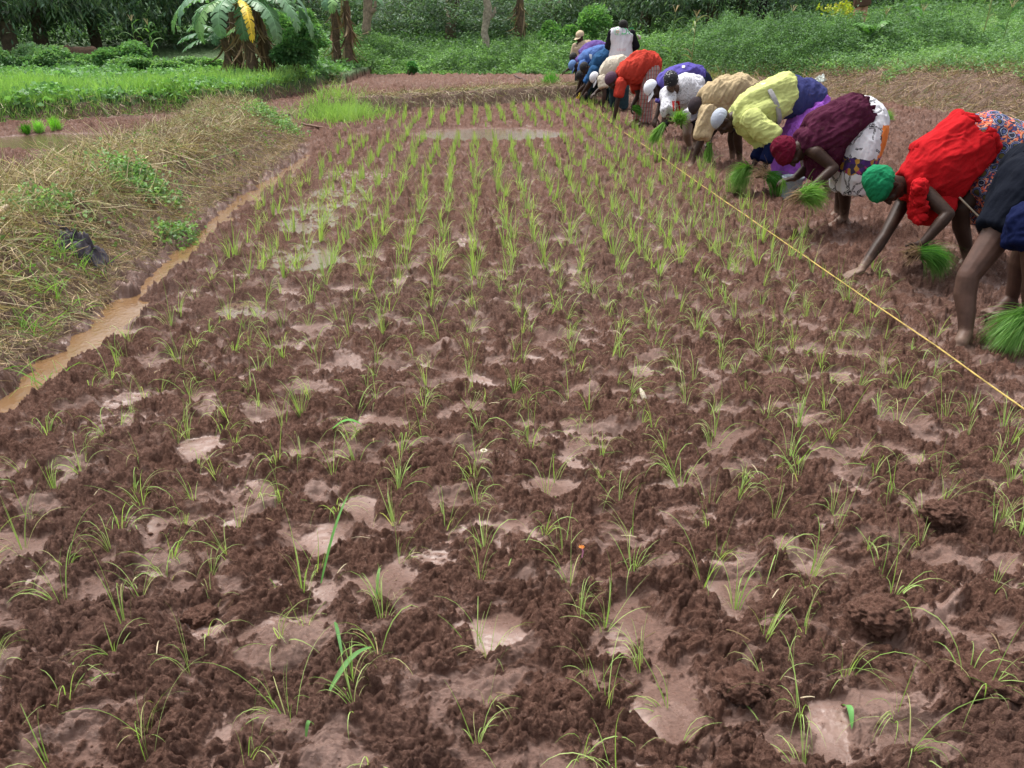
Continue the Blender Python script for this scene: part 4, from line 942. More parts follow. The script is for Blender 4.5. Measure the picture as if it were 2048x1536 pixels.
def body(e, J, mat, name='body', sc=1., voxel=.008, hd=None, arms=('N', 'F'), legs=('N', 'F'), hands={}, feet={}, tr=.88):
    g = lambda k: P3(J, k); B = Blob(); lat = g('shN')-g('shF')
    B.loft([(g('pel')+Vn(g('pel')-g('wai'))*.07, .07, .10), (g('pel'), .115*tr, .145*tr), (g('wai'), .092*tr, .122*tr), (g('che'), .105*tr, .145*tr), (g('nek')*.75+g('che')*.25, .075, .13), (g('nek'), .055, .065)], lat)
    H = np.array(at(*hd['c'])); B.cap(g('nek'), .058, H-Vn(hd['u'])*.04-Vn(hd['f'])*.02, .052)
    B.cap(g('shN'), .055, g('nek'), .05); B.cap(g('shF'), .055, g('nek'), .05)
    head(B, H, hd['f'], hd['u'], hd.get('s', 1.))
    for a in arms:
        sh, el, wr = g('sh'+a), g('el'+a), g('wr'+a); m = sh+(el-sh)*.4; f1 = el+(wr-el)*.28
        B.chain([sh, m, el, f1, wr], [.056*sc, .050*sc, .039*sc, .042*sc, .027*sc])
        d, n, cu, th = hands.get(a, (Vn(wr-el), (0, 0, -1), .5, 1)); hand(B, wr, d, n, cu, sc, th)
    for a in legs:
        hp, kn, an = g('hip'+a), g('kn'+a), g('an'+a); ca = kn+(an-kn)*.3+Vn(np.cross(lat, an-kn))*(-.012)
        if np.dot(Vn(np.cross(lat, an-kn)), [1, 0, 0]) < 0: ca = kn+(an-kn)*.3+Vn(np.cross(lat, an-kn))*.012
        B.chain([hp, hp+(kn-hp)*.5, kn, ca, kn+(an-kn)*.65, an], [.092*sc, .078*sc, .056*sc, .056*sc, .044*sc, .035*sc])
        if a in feet: foot(B, an, *feet[a])
        else: B.cap(an, .035, an-np.array([0, 0, .08]), .04)
    return B.make(name, mat, voxel, 2, parent=e)
def headwear(e, hd, kind, mat, mat2=None, sc=1.):
    H = np.array(at(*hd['c'])); f = Vn(hd['f']); u = Vn(np.array(hd['u'], float)-f*np.dot(hd['u'], f)); r = np.cross(f, u); s = hd.get('s', 1.)*sc; B = Blob()
    E = lambda o, a, b, d: B.ell(H+(r*o[0]+f*o[1]+u*o[2])*s, np.array([r*a, f*b, u*d])*s)
    cut = lambda o, th: None
    if kind == 'wrap':
        E((0, -.022, .045), .094, .116, .096); E((0, -.05, .07), .080, .088, .085); E((0, .03, .062), .082, .068, .045)
        B.cap(H+(r*.05-f*.085-u*.02)*s, .028*s, H+(r*.065-f*.11+u*.04)*s, .034*s); B.cap(H+(r*.065-f*.11+u*.0)*s, .018*s, H+(r*.075-f*.10-u*.06)*s, .024*s)
        return rim(B.make('headscarf', mat, .005, 3, [(.006, 20, Vn(r+f*.6), .985), (.0025, 45, Vn(r+f*.5), .985)], e), H, f, u, .0*s, .34)
    if kind == 'hair':
        E((0, -.018, .036), .083, .098, .086); return rim(B.make('hair', mat, .008, 1, [(.002, 60, r, 0)], e), H, f, u, -.01*s, .55)
    if kind in ('beanie', 'kufi'):
        E((0, -.016, .050), .086, .103, .088 if kind == 'beanie' else .080)
        o = B.make('hat', mat, .006, 2, [(.0015, 40, u, .9)], e)
    if kind == 'cap':
        E((0, -.014, .048), .087, .104, .088); B2 = Blob(); n = 22; V = []; Fq = []
        for side in (0, 1):
            for i in range(n):
                a = -1.25+2.5*i/(n-1)
                for q in range(6):
                    t = q/5; rx = (.078+.012*t)*math.sin(a); fy = (.078*math.cos(a)+.085*t*math.cos(a*.8)); V.append(H+(r*rx+f*fy+u*(.028-.22*rx*rx*10*.1-.02*t-.9*rx*rx-.004*side))*s)
        for side in (0, 1):
            for i in range(n-1):
                for q in range(5): k = side*n*6+i*6+q; Fq.append([k, k+1, k+7, k+6] if side else [k, k+6, k+7, k+1])
        bd = [i*6 for i in range(n)]+[(n-1)*6+q for q in range(6)]+[i*6+5 for i in range(n-1, -1, -1)]+[q for q in range(5, -1, -1)]
        for i in range(len(bd)): a, b = bd[i], bd[(i+1) % len(bd)]; Fq.append([a, b, b+n*6, a+n*6])
        o = B.make('cap', mat, .006, 2, [(.0012, 30, u, .5)], e)
        me = bpy.data.meshes.new('visor'); me.from_pydata([tuple(v) for v in V], [], [f_ for f_ in Fq if len(set(f_)) == 4]); me.materials.append(mat2 or mat); me.polygons.foreach_set('use_smooth', np.ones(len(me.polygons), bool))
        vo = bpy.data.objects.new('visor', me); COL.objects.link(vo); attach(vo, o)
    a, b = {'kufi': (.018, .32), 'beanie': (.0, .42), 'cap': (.012, .25)}[kind]
    return rim(o, H, f, u, a*s, b)
def rim(o, H, f, u, a, b):
    return trim(o, lambda co: ((co-H)@u < a+b*((co-H)@f)) & ((co-H)@f > -.09))
def trim(o, fn):
    """remove the faces of a garment where fn(coords) is true"""
    me = o.data; bm = _bm.new(); bm.from_mesh(me); co = np.array([v.co[:] for v in bm.verts]); k = fn(co)
    _bm.ops.delete(bm, geom=[v for v, q in zip(bm.verts, k) if q], context='VERTS'); bm.to_mesh(me); bm.free(); return o
def cloth(name, mat, secs, lat, e, sleeves=(), extra=(), wr=None, voxel=.008, sub=5, body_=None):
    """secs: (px, py, Y, half width in px across, half width m along lat)"""
    B = Blob()
    if secs:
        S_ = []
        for (px, py, Y, hw, rd) in secs:
            k_ = .85 if (name == 'shirt' and Y > 9 and abs(lat[1]) < 5 and secs[0][1] > 90) else .87 if name in ('vest', 'top', 'blouse') and abs(hw) < 80 else .93
            py -= (1-k_)*hw*.6 if k_ < .9 else 0; hw *= k_; rd *= .9 if name not in ('skirt', 'wrap') else 1
            zc = Y*CT+(CAM_H-at(px, py, Y).z)*ST; S_.append((np.array(at(px, py, Y)), hw*zc/F, rd))
        B.loft(S_, lat, 32, sub)
    for (a, ra, b, rb) in sleeves: B.cap(a, ra, b, rb, 20, flat=True); B.ell(a, np.eye(3)*ra)
    for (c, rx, ry, rz) in extra: B.ell(np.array(at(*c)) if len(c) == 3 else c, np.diag([rx, ry, rz]))
    return B.make(name, mat, voxel, 3, wr, e)
def person(lab, Y0, px): 
    p = at(px, 400, Y0); return empty('person', (p.x, Y0, 0), lab, 'person', 'field workers bent over the planting line')
G_ = (0, 0, -1)
# prints
def mat_print(name, kind):
    n = N(name); c = n.coord()
    if kind == 'dots':
        v = n.n('TexVoronoi'); v.inputs['Scale'].default_value = 13; v.inputs['Randomness'].default_value = .55; n.t.links.new(c, v.inputs['Vector'])
        v2 = n.n('TexVoronoi'); v2.inputs['Scale'].default_value = 75; n.t.links.new(c, v2.inputs['Vector'])
        sp = n.n('SeparateColor'); n.l(v2, 'Color', sp, 0)
        bgc = n.ramp(sp, [(.0, (.50, .09, .04)), (.3, (.02, .02, .06)), (.5, (.62, .20, .10)), (.68, (.035, .035, .12)), (.85, (.55, .30, .22)), (.95, (.15, .12, .35))]); bgc.color_ramp.interpolation = 'CONSTANT'
        rg = n.ramp(v, [(.0, (.075, .07, .018)), (.26, (.01, .012, .03)), (.32, (.10, .13, .30)), (.37, (.01, .012, .03)), (.43, (.40, .42, .55)), (.46, (.01, .012, .03)), (.50, (1., 1., 1.))]); rg.color_ramp.interpolation = 'CONSTANT'
        g = n.math('GREATER_THAN', v.outputs['Distance'], .50)
        n.base(n.mix(g, rg.outputs[0], bgc.outputs[0]))
    if kind == 'chain':
        w = n.noise(5, 2); mp = n.n('VectorMath', operation='ADD'); n.t.links.new(c, mp.inputs[0]); sc = n.n('VectorMath', operation='SCALE'); n.l(w, 'Color', sc, 0); sc.inputs['Scale'].default_value = .12; n.t.links.new(sc.outputs[0], mp.inputs[1])
        v = n.n('TexVoronoi', feature='DISTANCE_TO_EDGE'); v.inputs['Scale'].default_value = 7.5; n.t.links.new(mp.outputs[0], v.inputs['Vector'])
        v2 = n.n('TexVoronoi'); v2.inputs['Scale'].default_value = 60; n.t.links.new(c, v2.inputs['Vector'])
        line = n.math('LESS_THAN', n.math('ADD', v.outputs['Distance'], n.math('MULTIPLY', v2.outputs['Distance'], .07)), .085)
        gap = n.math('GREATER_THAN', n.noise(6, 1).outputs[0], .40)
        dot = n.math('MULTIPLY', n.math('LESS_THAN', v.outputs['Distance'], .014), 1.)
        base = n.mix(n.math('MULTIPLY', line, gap), (.62, .62, .66), (.02, .018, .025)); base = n.mix(n.math('MULTIPLY', dot, gap), base, (.5, .5, .52))
        wc = n.n('NewGeometry'); s = n.n('SeparateXYZ'); n.l(wc, 'Position', s, 0); nn = n.noise(9, 3)
        zz = n.math('ADD', s.outputs[2], n.math('MULTIPLY', n.math('SUBTRACT', nn.outputs[0], .5), .10))
        band = n.math('MULTIPLY', n.math('GREATER_THAN', zz, .50), n.math('LESS_THAN', zz, .62))
        vb = n.n('TexVoronoi'); vb.inputs['Scale'].default_value = 26; n.t.links.new(c, vb.inputs['Vector']); sb_ = n.n('SeparateColor'); n.l(vb, 'Color', sb_, 0)
        bc = n.ramp(sb_, [(.0, (.05, .015, .13)), (.4, (.40, .22, .03)), (.6, (.30, .03, .12)), (.8, (.03, .02, .06))]); bc.color_ramp.interpolation = 'CONSTANT'
        fx = n.math('GREATER_THAN', n.math('ADD', s.outputs[0], n.math('MULTIPLY', nn.outputs[0], .15)), ORX)
        fl = n.math('MULTIPLY', n.math('MULTIPLY', n.math('GREATER_THAN', zz, .60), n.math('LESS_THAN', zz, .86)), fx)
        base = n.mix(fl, base, (.75, .20, .03)); base = n.mix(band, base, bc.outputs[0]); n.base(base)
    if kind == 'plaid':
        s = n.n('SeparateXYZ'); n.t.links.new(c, s.inputs[0])
        a = n.math('LESS_THAN', n.math('FRACT', n.math('MULTIPLY', s.outputs[0], 22.)), .35); b = n.math('LESS_THAN', n.math('FRACT', n.math('MULTIPLY', s.outputs[2], 16.)), .2)
        x = n.mix(n.math('MULTIPLY', a, .8), (.33, .27, .25), (.42, .06, .05)); n.base(n.mix(n.math('MULTIPLY', b, .5), x, (.10, .05, .06)))
    if kind == 'stripe':
        w = n.n('TexWave'); w.inputs['Scale'].default_value = 28; n.t.links.new(c, w.inputs['Vector']); w.inputs['Distortion'].default_value = 1.5; w.bands_direction = 'Z'
        n.base(n.ramp(w, [(.3, (.10, .035, .07)), (.6, (.045, .025, .05))]).outputs[0])
    if kind == 'speck':
        v = n.noise(70, 3); n.base(n.ramp(v, [(.36, (.20, .18, .20)), (.45, (.55, .55, .60)), (.8, (.70, .70, .75))]).outputs[0])
    if kind == 'spot':
        v = n.n('TexVoronoi'); v.inputs['Scale'].default_value = 48; n.t.links.new(c, v.inputs['Vector']); g = n.math('MULTIPLY', n.math('LESS_THAN', v.outputs['Distance'], .3), n.math('GREATER_THAN', n.noise(14, 1).outputs[0], .5))
        n.base(n.mix(g, (.012, .012, .018), (.6, .6, .6)))
    n.set(Roughness=.85); n.nrm(n.bump(n.noise(45, 3).outputs[0], .2, .01)); return n.m
def C(name, base, **k): return mat_cloth(name, base, **k)
WR = lambda d, a=.006, f=7: [(a*3.4, f*.75, d, .92), (a*1.5, f*1.6, (.15, .1, 1), .92), (a*.9, f*3.2, d, .94), (a*.25, f*6, d, .5)]

# --- woman in red
J = dict(nek=(1818, 372, 5.28), che=(1866, 345, 5.3), wai=(1928, 312, 5.35), pel=(1985, 305, 5.42), shN=(1852, 388, 5.12), shF=(1810, 398, 5.48), elN=(1897, 428, 4.98), wrN=(1845, 487, 4.92),
         elF=(1768, 474, 5.28), wrF=(1722, 540, 5.10), hipN=(1988, 330, 5.32), hipF=(2000, 325, 5.58), knN=(1921, 418, 5.25), knF=(1965, 425, 5.6), anN=(1936, 522, 5.32), anF=(1990, 515, 5.7))
e = person('woman in a bright red blouse and green headscarf reaching for the line', 5.3, 1900); hd = dict(c=(1773, 372, 5.22), f=(.12, -.25, -1), u=(-1, -.1, .02), s=1.02)
body(e, J, M['skin'], hd=hd, voxel=.006, hands={'N': ((-.6, -.1, -.8), (-.3, -.6, .2), .9, 1), 'F': ((-.95, -.1, -.35), (0, 0, -1), .45, -1)}, feet={'N': ((-1, -.2), 1., .06), 'F': ((-1, -.2), 1., .06)}, tr=.95)
headwear(e, hd, 'wrap', C('green_scarf', (.015, .20, .085), dark=(.005, .10, .04), wear=.05))
lat = P3(J, 'shN')-P3(J, 'shF')
RED = C('red_cotton', (.42, .010, .014), dark=(.25, .005, .008), wear=.1)
cloth('blouse', RED, [(1806, 372, 5.3, 30, .13), (1832, 366, 5.3, 52, .17), (1868, 352, 5.3, 76, .20), (1900, 320, 5.32, 68, .20), (1932, 292, 5.36, 64, .215), (1946, 280, 5.38, 66, .225), (1950, 277, 5.38, 66, .225)], lat, e,
      [], [((1862, 405, 5.28), .13, .17, .13)], WR((.7, 0, .5), .006, 6), .006)
f1 = Blob(); 
for k, q in enumerate(np.linspace(-1.2, 1.9, 15)):
    c0 = np.array(at(1836+6*math.cos(q*1.1), 400-34*math.sin(q-.3)+4, 5.06)); f1.ell(c0+rng.normal(size=3)*.006, np.diag([.030, .045, .026])@np.array(Matrix.Rotation(q*.8, 3, 'Y')))
f1.cap(at(1840, 372, 5.1), .05, at(1836, 425, 5.12), .06)
f1.make('ruffled_sleeve', RED, .005, 1, [(.006, 28, (0, 1, .2), .6), (.004, 45, (1, 0, .3), .5)], e)
SK = mat_print('orange_dot_print', 'dots')
sk = cloth('skirt', SK, [(1934, 296, 5.38, 50, .17), (1962, 290, 5.40, 66, .21), (1992, 308, 5.40, 74, .25), (1996, 345, 5.38, 76, .27), (1978, 380, 5.34, 66, .27), (1960, 402, 5.32, 54, .26), (1944, 416, 5.30, 44, .25)], lat, e, [], [((1996, 300, 5.42), .21, .21, .20)], WR((.5, 0, 1), .005, 6), .007)
p = [at(1908, 384, 5.16), at(1930, 406, 5.14), at(1952, 428, 5.14), at(1975, 448, 5.16)]
v, f = tube(p, .006, 8); attach(mesh_np('hem', v, f, C('cream_trim', (.62, .55, .42))), sk)
bundle(at(1836, 506, 4.88), (1, -.15, .12), 1500, .235, 'sheaf of seedlings hanging from the left hand of the woman in red', .22, 1.5, .0035, .07, .03, .012, ((.05, .20, .035), (.17, .38, .08)))

# --- nearest worker at the right edge
J = dict(nek=(2125, 520, 4.0), che=(2110, 440, 4.1), wai=(2105, 380, 4.2), pel=(2085, 335, 4.28), shN=(2062, 462, 3.85), shF=(2180, 470, 4.1), elN=(2062, 560, 3.85), wrN=(2056, 618, 3.85), elF=(2190, 600, 4), wrF=(2120, 640, 3.9),
         hipN=(2048, 395, 4.12), hipF=(2100, 400, 4.4), knN=(1936, 553, 3.98), knF=(2052, 492, 4.22), anN=(1931, 668, 3.88), anF=(2022, 598, 4.28))
e = person('nearest worker in black shorts and navy top, cut by the right edge', 4.1, 2060); hd = dict(c=(2100, 590, 3.9), f=(-.6, -.3, -.8), u=(-.4, -.2, -.6))
hands_ = {'N': ((-.1, -.2, -1), (-.6, 0, -.2), .9, 1), 'F': ((-.3, -.2, -1), (-.6, 0, -.2), .6, 1)}
body(e, J, mat_skin('skin_brown', (.085, .047, .036), .12), hd=hd, voxel=.006, hands=hands_, feet={'N': ((-.75, -.75), 1.0, .055, .055), 'F': ((-1, -.5), 1.0, .05, .0)}, sc=1.02, tr=1.05)
lat = P3(J, 'shN')-P3(J, 'shF'); BL = C('black_cloth', (.007, .009, .016), dark=(.004, .004, .008), wear=0); NV = C('navy_cloth', (.006, .010, .045), dark=(.003, .005, .02), wear=0)
cloth('shorts', BL, [], lat, e, [(np.array(at(2060, 372, 4.14)), .165, np.array(at(1999, 466, 4.06)), .118), (np.array(at(2105, 395, 4.38)), .15, np.array(at(2078, 470, 4.3)), .12)], [((2085, 345, 4.28), .19, .2, .17)], WR((.6, 0, .8), .005, 6), .007)
cloth('top', NV, [(2085, 350, 4.25, 75, .18), (2105, 400, 4.15, 75, .19), (2115, 460, 4.08, 78, .20), (2125, 510, 4.0, 50, .14)], lat, e, [(np.array(at(2062, 450, 3.88)), .095, np.array(at(2050, 492, 3.84)), .085)], [], WR((1, 0, .4), .006, 8), .007)
headwear(e, hd, 'wrap', C('magenta_scarf', (.45, .03, .25)))
bundle(at(2062, 628, 3.82), (-.75, -.2, -.45), 1100, .25, 'big bright sheaf of seedlings held at the right edge of the picture', .3, .7, .004, .06, .03, .02, ((.14, .34, .07), (.32, .54, .17)))

# --- woman in maroon
J = dict(nek=(1606, 290, 6.48), che=(1642, 270, 6.5), wai=(1688, 246, 6.55), pel=(1722, 248, 6.6), shN=(1632, 305, 6.33), shF=(1612, 305, 6.68), elN=(1668, 336, 6.25), wrN=(1622, 376, 6.15), elF=(1612, 338, 6.55), wrF=(1588, 357, 6.45),
         hipN=(1722, 265, 6.5), hipF=(1722, 260, 6.74), knN=(1694, 352, 6.42), knF=(1692, 352, 6.74), anN=(1688, 436, 6.62), anF=(1674, 428, 6.8))
e = person('woman in a maroon headscarf and top with a white black and orange wrap', 6.5, 1670); hd = dict(c=(1580, 304, 6.42), f=(.22, -.3, -1), u=(-1, -.15, .25), s=.98)
body(e, J, M['skin'], hd=hd, voxel=.007, hands={'N': ((-.6, -.1, -.7), (-.5, -.3, .3), .8, 1), 'F': ((-1, -.1, -.15), (0, 0, -1), .6, -1)}, feet={'N': ((-1, -.25), 1.0, .055), 'F': ((-1, -.3), 1.0, .055)})
headwear(e, hd, 'wrap', C('maroon_scarf', (.12, .008, .025), dark=(.05, .002, .01)))
lat = P3(J, 'shN')-P3(J, 'shF'); ORX = float(P3(J, 'pel')[0])+.13
cloth('top', C('maroon_cloth', (.07, .014, .035), dark=(.03, .006, .015)), [(1600, 284, 6.5, 22, .12), (1620, 285, 6.5, 38, .17), (1650, 272, 6.5, 52, .19), (1680, 252, 6.52, 47, .19), (1704, 238, 6.56, 46, .205), (1714, 233, 6.58, 46, .21), (1716, 232, 6.58, 46, .21)], lat, e, [], [((1634, 325, 6.5), .08, .15, .14), ((1652, 300, 6.5), .13, .17, .13)], WR((.8, 0, .5), .007, 7), .007)
cloth('wrap', mat_print('chain_print', 'chain'), [(1706, 236, 6.58, 36, .17), (1722, 242, 6.6, 45, .22), (1722, 270, 6.58, 46, .25), (1713, 305, 6.55, 43, .27), (1705, 345, 6.53, 39, .27), (1702, 374, 6.53, 36, .26)], lat, e, [], [((1722, 240, 6.6), .165, .19, .165)], WR((.1, 0, 1), .005, 7), .007)
bundle(at(1604, 391, 6.1), (.9, -.1, .25), 700, .2, 'sheaf of seedlings with muddy roots in the near hand of the woman in maroon', .32, 1.0, .005, .11, .045, .02)
bundle(at(1566, 362, 6.4), (.2, -.1, -1), 40, .12, 'few seedlings in the far hand of the woman in maroon, over the bucket', .3, .5, .004, .0)

# --- yellow vest, grey kufi
J = dict(nek=(1470, 232, 8.0), che=(1508, 222, 8.0), wai=(1562, 196, 8.05), pel=(1610, 200, 8.1), shN=(1505, 244, 7.82), shF=(1490, 245, 8.2), elN=(1548, 280, 7.72), wrN=(1530, 332, 7.7), elF=(1528, 288, 8.15), wrF=(1508, 328, 8.1),
         hipN=(1606, 212, 8.08), hipF=(1608, 210, 8.24), knN=(1585, 300, 8.0), knF=(1600, 300, 8.2), anN=(1564, 385, 7.9), anF=(1662, 380, 8.05))
e = person('worker in a fluorescent yellow vest, pale grey cap and purple skirt', 8, 1540); hd = dict(c=(1447, 243, 7.98), f=(-.25, -.2, -1), u=(-1, 0, .25))
body(e, J, M['skin'], hd=hd, voxel=.007, hands={'N': ((-.25, -.1, -1), (-.6, -.3, .2), .8, 1), 'F': ((-.4, 0, -1), (-.6, 0, .2), .9, -1)})
headwear(e, hd, 'kufi', C('pale_grey_cap', (.42, .46, .54), dark=(.25, .28, .36)))
lat = P3(J, 'shN')-P3(J, 'shF'); YL = C('hi_vis_yellow', (.55, .60, .22), dark=(.42, .45, .14), wear=.12)
cloth('vest', YL, [(1466, 232, 8.0, 20, .12), (1484, 230, 8.0, 33, .17), (1512, 222, 8.0, 43, .20), (1540, 208, 8.02, 44, .20), (1566, 192, 8.05, 42, .19), (1572, 190, 8.06, 41, .19)], lat, e,
      [(P3(J, 'shN')+[0, 0, .01], .095, P3(J, 'elN')+[.0, 0, .02], .078), (P3(J, 'shF'), .09, P3(J, 'elF'), .075)], [((1500, 248, 8.0), .12, .15, .12)], WR((.8, 0, .3), .006, 7), .007)
def belt(name, mat, a, b, secs, lat, e, grow=1.03):
    C_ = []
    for (px, py, Y, hw, rd) in secs: zc = Y*CT+(CAM_H-at(px, py, Y).z)*ST; C_.append((np.array(at(px, py, Y)), hw*zc/F*grow, rd*grow))
    B = Blob(); B.loft(C_, lat, 32, 4); return B.make(name, mat, .007, 1, None, e)
belt('reflective_band', mat_plain('reflective_tape', (.34, .33, .33), .4, .2, 30, .1), 0, 0, [(1533, 211.5, 8.015, 44, .2), (1542, 207, 8.02, 44, .2)], lat, e, 1.03)
for q in ((P3(J, 'elN'), .062, P3(J, 'wrN')+[0, 0, .05], .05), (P3(J, 'elF'), .055, P3(J, 'wrF')+[0, 0, .06], .045)): cloth('navy_sleeve', NV, [], lat, e, [q], [], WR((0, 0, 1), .004, 12), .007)
cloth('navy_cloth', C('blue_navy', (.045, .05, .16), dark=(.02, .02, .08)), [(1566, 196, 8.06, 39, .18), (1590, 196, 8.08, 40, .20), (1612, 204, 8.1, 40, .21), (1622, 214, 8.1, 34, .20)], lat, e, [], [((1606, 200, 8.1), .17, .2, .16)], WR((.3, 0, 1), .006, 6), .007)
cloth('skirt', C('purple_cotton', (.32, .10, .50), dark=(.16, .03, .28)), [(1616, 206, 8.12, 34, .19), (1622, 226, 8.1, 34, .24), (1610, 255, 8.06, 36, .27), (1595, 290, 8.0, 36, .28), (1583, 325, 7.98, 34, .27), (1576, 352, 7.96, 29, .25)], lat, e, [], [], WR((-.35, 0, 1), .007, 8), .007)
bundle(at(1500, 338, 7.95), (-.5, -.3, -.1), 1000, .27, 'large bright sheaf of seedlings held in front of the yellow vest', .34, 1.3, .006, .04)
bundle(at(1534, 350, 7.62), (.7, -.1, -.3), 500, .24, 'dark sheaf of seedlings by the purple skirt', .3, 1.2, .006, .14, .05, .015, ((.03, .16, .02), (.10, .30, .04)))

# --- tan shirt, brown cap
J = dict(nek=(1408, 207, 9.7), che=(1432, 195, 9.7), wai=(1465, 182, 9.75), pel=(1492, 186, 9.8), shN=(1414, 226, 9.52), shF=(1420, 222, 9.9), elN=(1404, 278, 9.42), wrN=(1384, 326, 9.42), elF=(1432, 254, 9.86), wrF=(1420, 274, 9.8),
         hipN=(1492, 196, 9.68), hipF=(1492, 196, 9.92), knN=(1476, 262, 9.6), knF=(1466, 262, 9.9), anN=(1479, 318, 9.75), anF=(1465, 316, 9.95))
e = person('man in a loose tan shirt and brown peaked cap touching the line', 9.7, 1440); hd = dict(c=(1396, 217, 9.65), f=(-.45, -.45, -.9), u=(-.85, -.25, .5))
body(e, J, M['skin'], hd=hd, hands={'N': ((-.6, -.2, -.7), (0, 0, -1), .5, 1), 'F': ((-.2, -.1, -1), (-.5, -.3, .1), .8, -1)})
headwear(e, hd, 'cap', C('brown_cap', (.045, .035, .04), dark=(.02, .015, .02)), C('grey_visor', (.13, .12, .14)))
lat = P3(J, 'shN')-P3(J, 'shF'); TN = C('tan_shirt', (.46, .36, .22), dark=(.30, .22, .12), wear=.5)
cloth('shirt', TN, [(1406, 205, 9.7, 18, .12), (1420, 200, 9.7, 27, .17), (1445, 192, 9.7, 33, .20), (1470, 184, 9.75, 33, .20), (1490, 184, 9.8, 29, .19), (1497, 196, 9.8, 20, .17)], lat, e,
      [(P3(J, 'shN'), .085, P3(J, 'elN')+[0, 0, .02], .066), (P3(J, 'shF'), .08, P3(J, 'elF'), .07)], [((1440, 210, 9.7), .17, .15, .10)], WR((.4, 0, .9), .009, 6), .008)
cloth('shorts', C('dark_shorts', (.03, .028, .03)), [], lat, e, [(P3(J, 'hipN'), .12, P3(J, 'knN'), .085), (P3(J, 'hipF'), .12, P3(J, 'knF'), .085)], [], WR((0, 0, 1), .005, 8), .008)
bundle(at(1419, 286, 9.75), (0, -.1, -1), 260, .24, 'narrow sheaf hanging from the far hand of the man in tan', .16, .4, .007, .0)

# --- woman in speckled white facing the camera
J = dict(nek=(1352, 178, 10.6), che=(1366, 186, 10.75), wai=(1380, 205, 10.95), pel=(1384, 228, 11.1), shN=(1336, 190, 10.55), shF=(1392, 172, 10.85), elN=(1331, 216, 10.4), wrN=(1336, 232, 10.25), elF=(1402, 215, 10.6), wrF=(1368, 236, 10.3),
         hipN=(1376, 232, 11.0), hipF=(1394, 230, 11.15), knN=(1374, 268, 10.75), knF=(1392, 262, 11.0), anN=(1379, 294, 10.85), anF=(1390, 284, 11.1))
e = person('woman in a speckled white top and black beaded cap holding two sheaves', 10.8, 1360); hd = dict(c=(1342, 166, 10.45), f=(.15, -.8, -.75), u=(-.15, -.5, .85))
body(e, J, M['skin2'], hd=hd, hands={'N': ((.1, -.5, -.6), (.6, -.2, 0), .9, 1), 'F': ((-.6, -.3, -.2), (-.2, -.6, 0), .9, -1)}, feet={'N': ((-.2, -1), 1.0, .06), 'F': ((0, -1), 1., .06)})
headwear(e, hd, 'beanie', mat_print('beaded_black', 'spot'), sc=1.08)
lat = P3(J, 'shN')-P3(J, 'shF'); WS = mat_print('speckled_white', 'speck')
tp = cloth('top', WS, [(1352, 178, 10.62, 16, .12), (1362, 182, 10.7, 36, .17), (1368, 192, 10.8, 34, .20), (1374, 208, 10.95, 28, .2), (1376, 226, 11.05, 27, .2), (1374, 240, 11.0, 28, .2)], (.25, .9, .5), e,
      [(P3(J, 'shN'), .085, P3(J, 'wrN')+[0, 0, .05], .07), (P3(J, 'shF'), .10, P3(J, 'elF'), .09), (P3(J, 'elF'), .09, P3(J, 'wrF')+[.04, 0, .03], .065)], [((1378, 168, 10.85), .20, .16, .12)], WR((.2, 0, 1), .006, 7), .008)
def decal(name, pts, target, mat, e, off=.004, grid=10):
    """flat patch (px quad corners) laid on the nearest surface of a garment"""
    dg = target.data; bvh = BVHTree.FromPolygons([tuple(v.co) for v in dg.vertices], [tuple(p.vertices) for p in dg.polygons]); V = []
    o = Vector((0, 0, CAM_H))
    for i in range(grid+1):
        for j in range(grid+1):
            u, v = i/grid, j/grid; a = [(1-u)*(1-v), u*(1-v), u*v, (1-u)*v]; px = sum(k*p[0] for k, p in zip(a, pts)); py = sum(k*p[1] for k, p in zip(a, pts))
            d = Vector(raydir(px, py)).normalized(); h, nrm, _, _ = bvh.ray_cast(o, d); V.append((h-d*off) if h else None)
    ok = [v for v in V if v]
    if not ok: return None
    V = [tuple(v) if v else tuple(ok[0]) for v in V]; n = grid+1; Fq = [(i*n+j, i*n+j+1, (i+1)*n+j+1, (i+1)*n+j) for i in range(grid) for j in range(grid)]
    return mesh_np(name, V, Fq, mat, parent=None)
dl = decal('red_print', [(1344, 202), (1359, 202), (1361, 222), (1346, 223)], tp, C('red_patch', (.55, .03, .03)), e)
if dl: attach(dl, tp)
for q in ([(1348, 214), (1351, 206), (1353, 206), (1352, 220)], [(1353, 206), (1355, 206), (1358, 220), (1354, 220)], [(1349, 211), (1357, 211), (1357, 214), (1349, 214)]):
    dl = decal('white_mark', q, tp, C('white_patch', (.8, .76, .7)), e, .012, 3)
    if dl: attach(dl, tp)
cloth('shorts', C('black_shorts', (.015, .015, .02)), [], lat, e, [(P3(J, 'hipN'), .115, P3(J, 'hipN')+(P3(J, 'knN')-P3(J, 'hipN'))*.55, .10), (P3(J, 'hipF'), .115, P3(J, 'hipF')+(P3(J, 'knF')-P3(J, 'hipF'))*.7, .095)], [], None, .008)
cloth('glove', C('dark_glove', (.02, .02, .022)), [], lat, e, [(np.array(at(1338, 240, 10.25)), .035, np.array(at(1331, 250, 10.2)), .03)], [], None, .007)
bundle(at(1329, 249, 10.2), (-.65, -.1, -.75), 500, .26, 'sheaf of seedlings dangling from the gloved hand of the woman in speckled white', .14, .3, .007, .0)
bundle(at(1357, 243, 10.15), (0, -.4, .7), 600, .15, 'upright bushy sheaf held before the knees of the woman in speckled white', .5, .6, .008, .03)

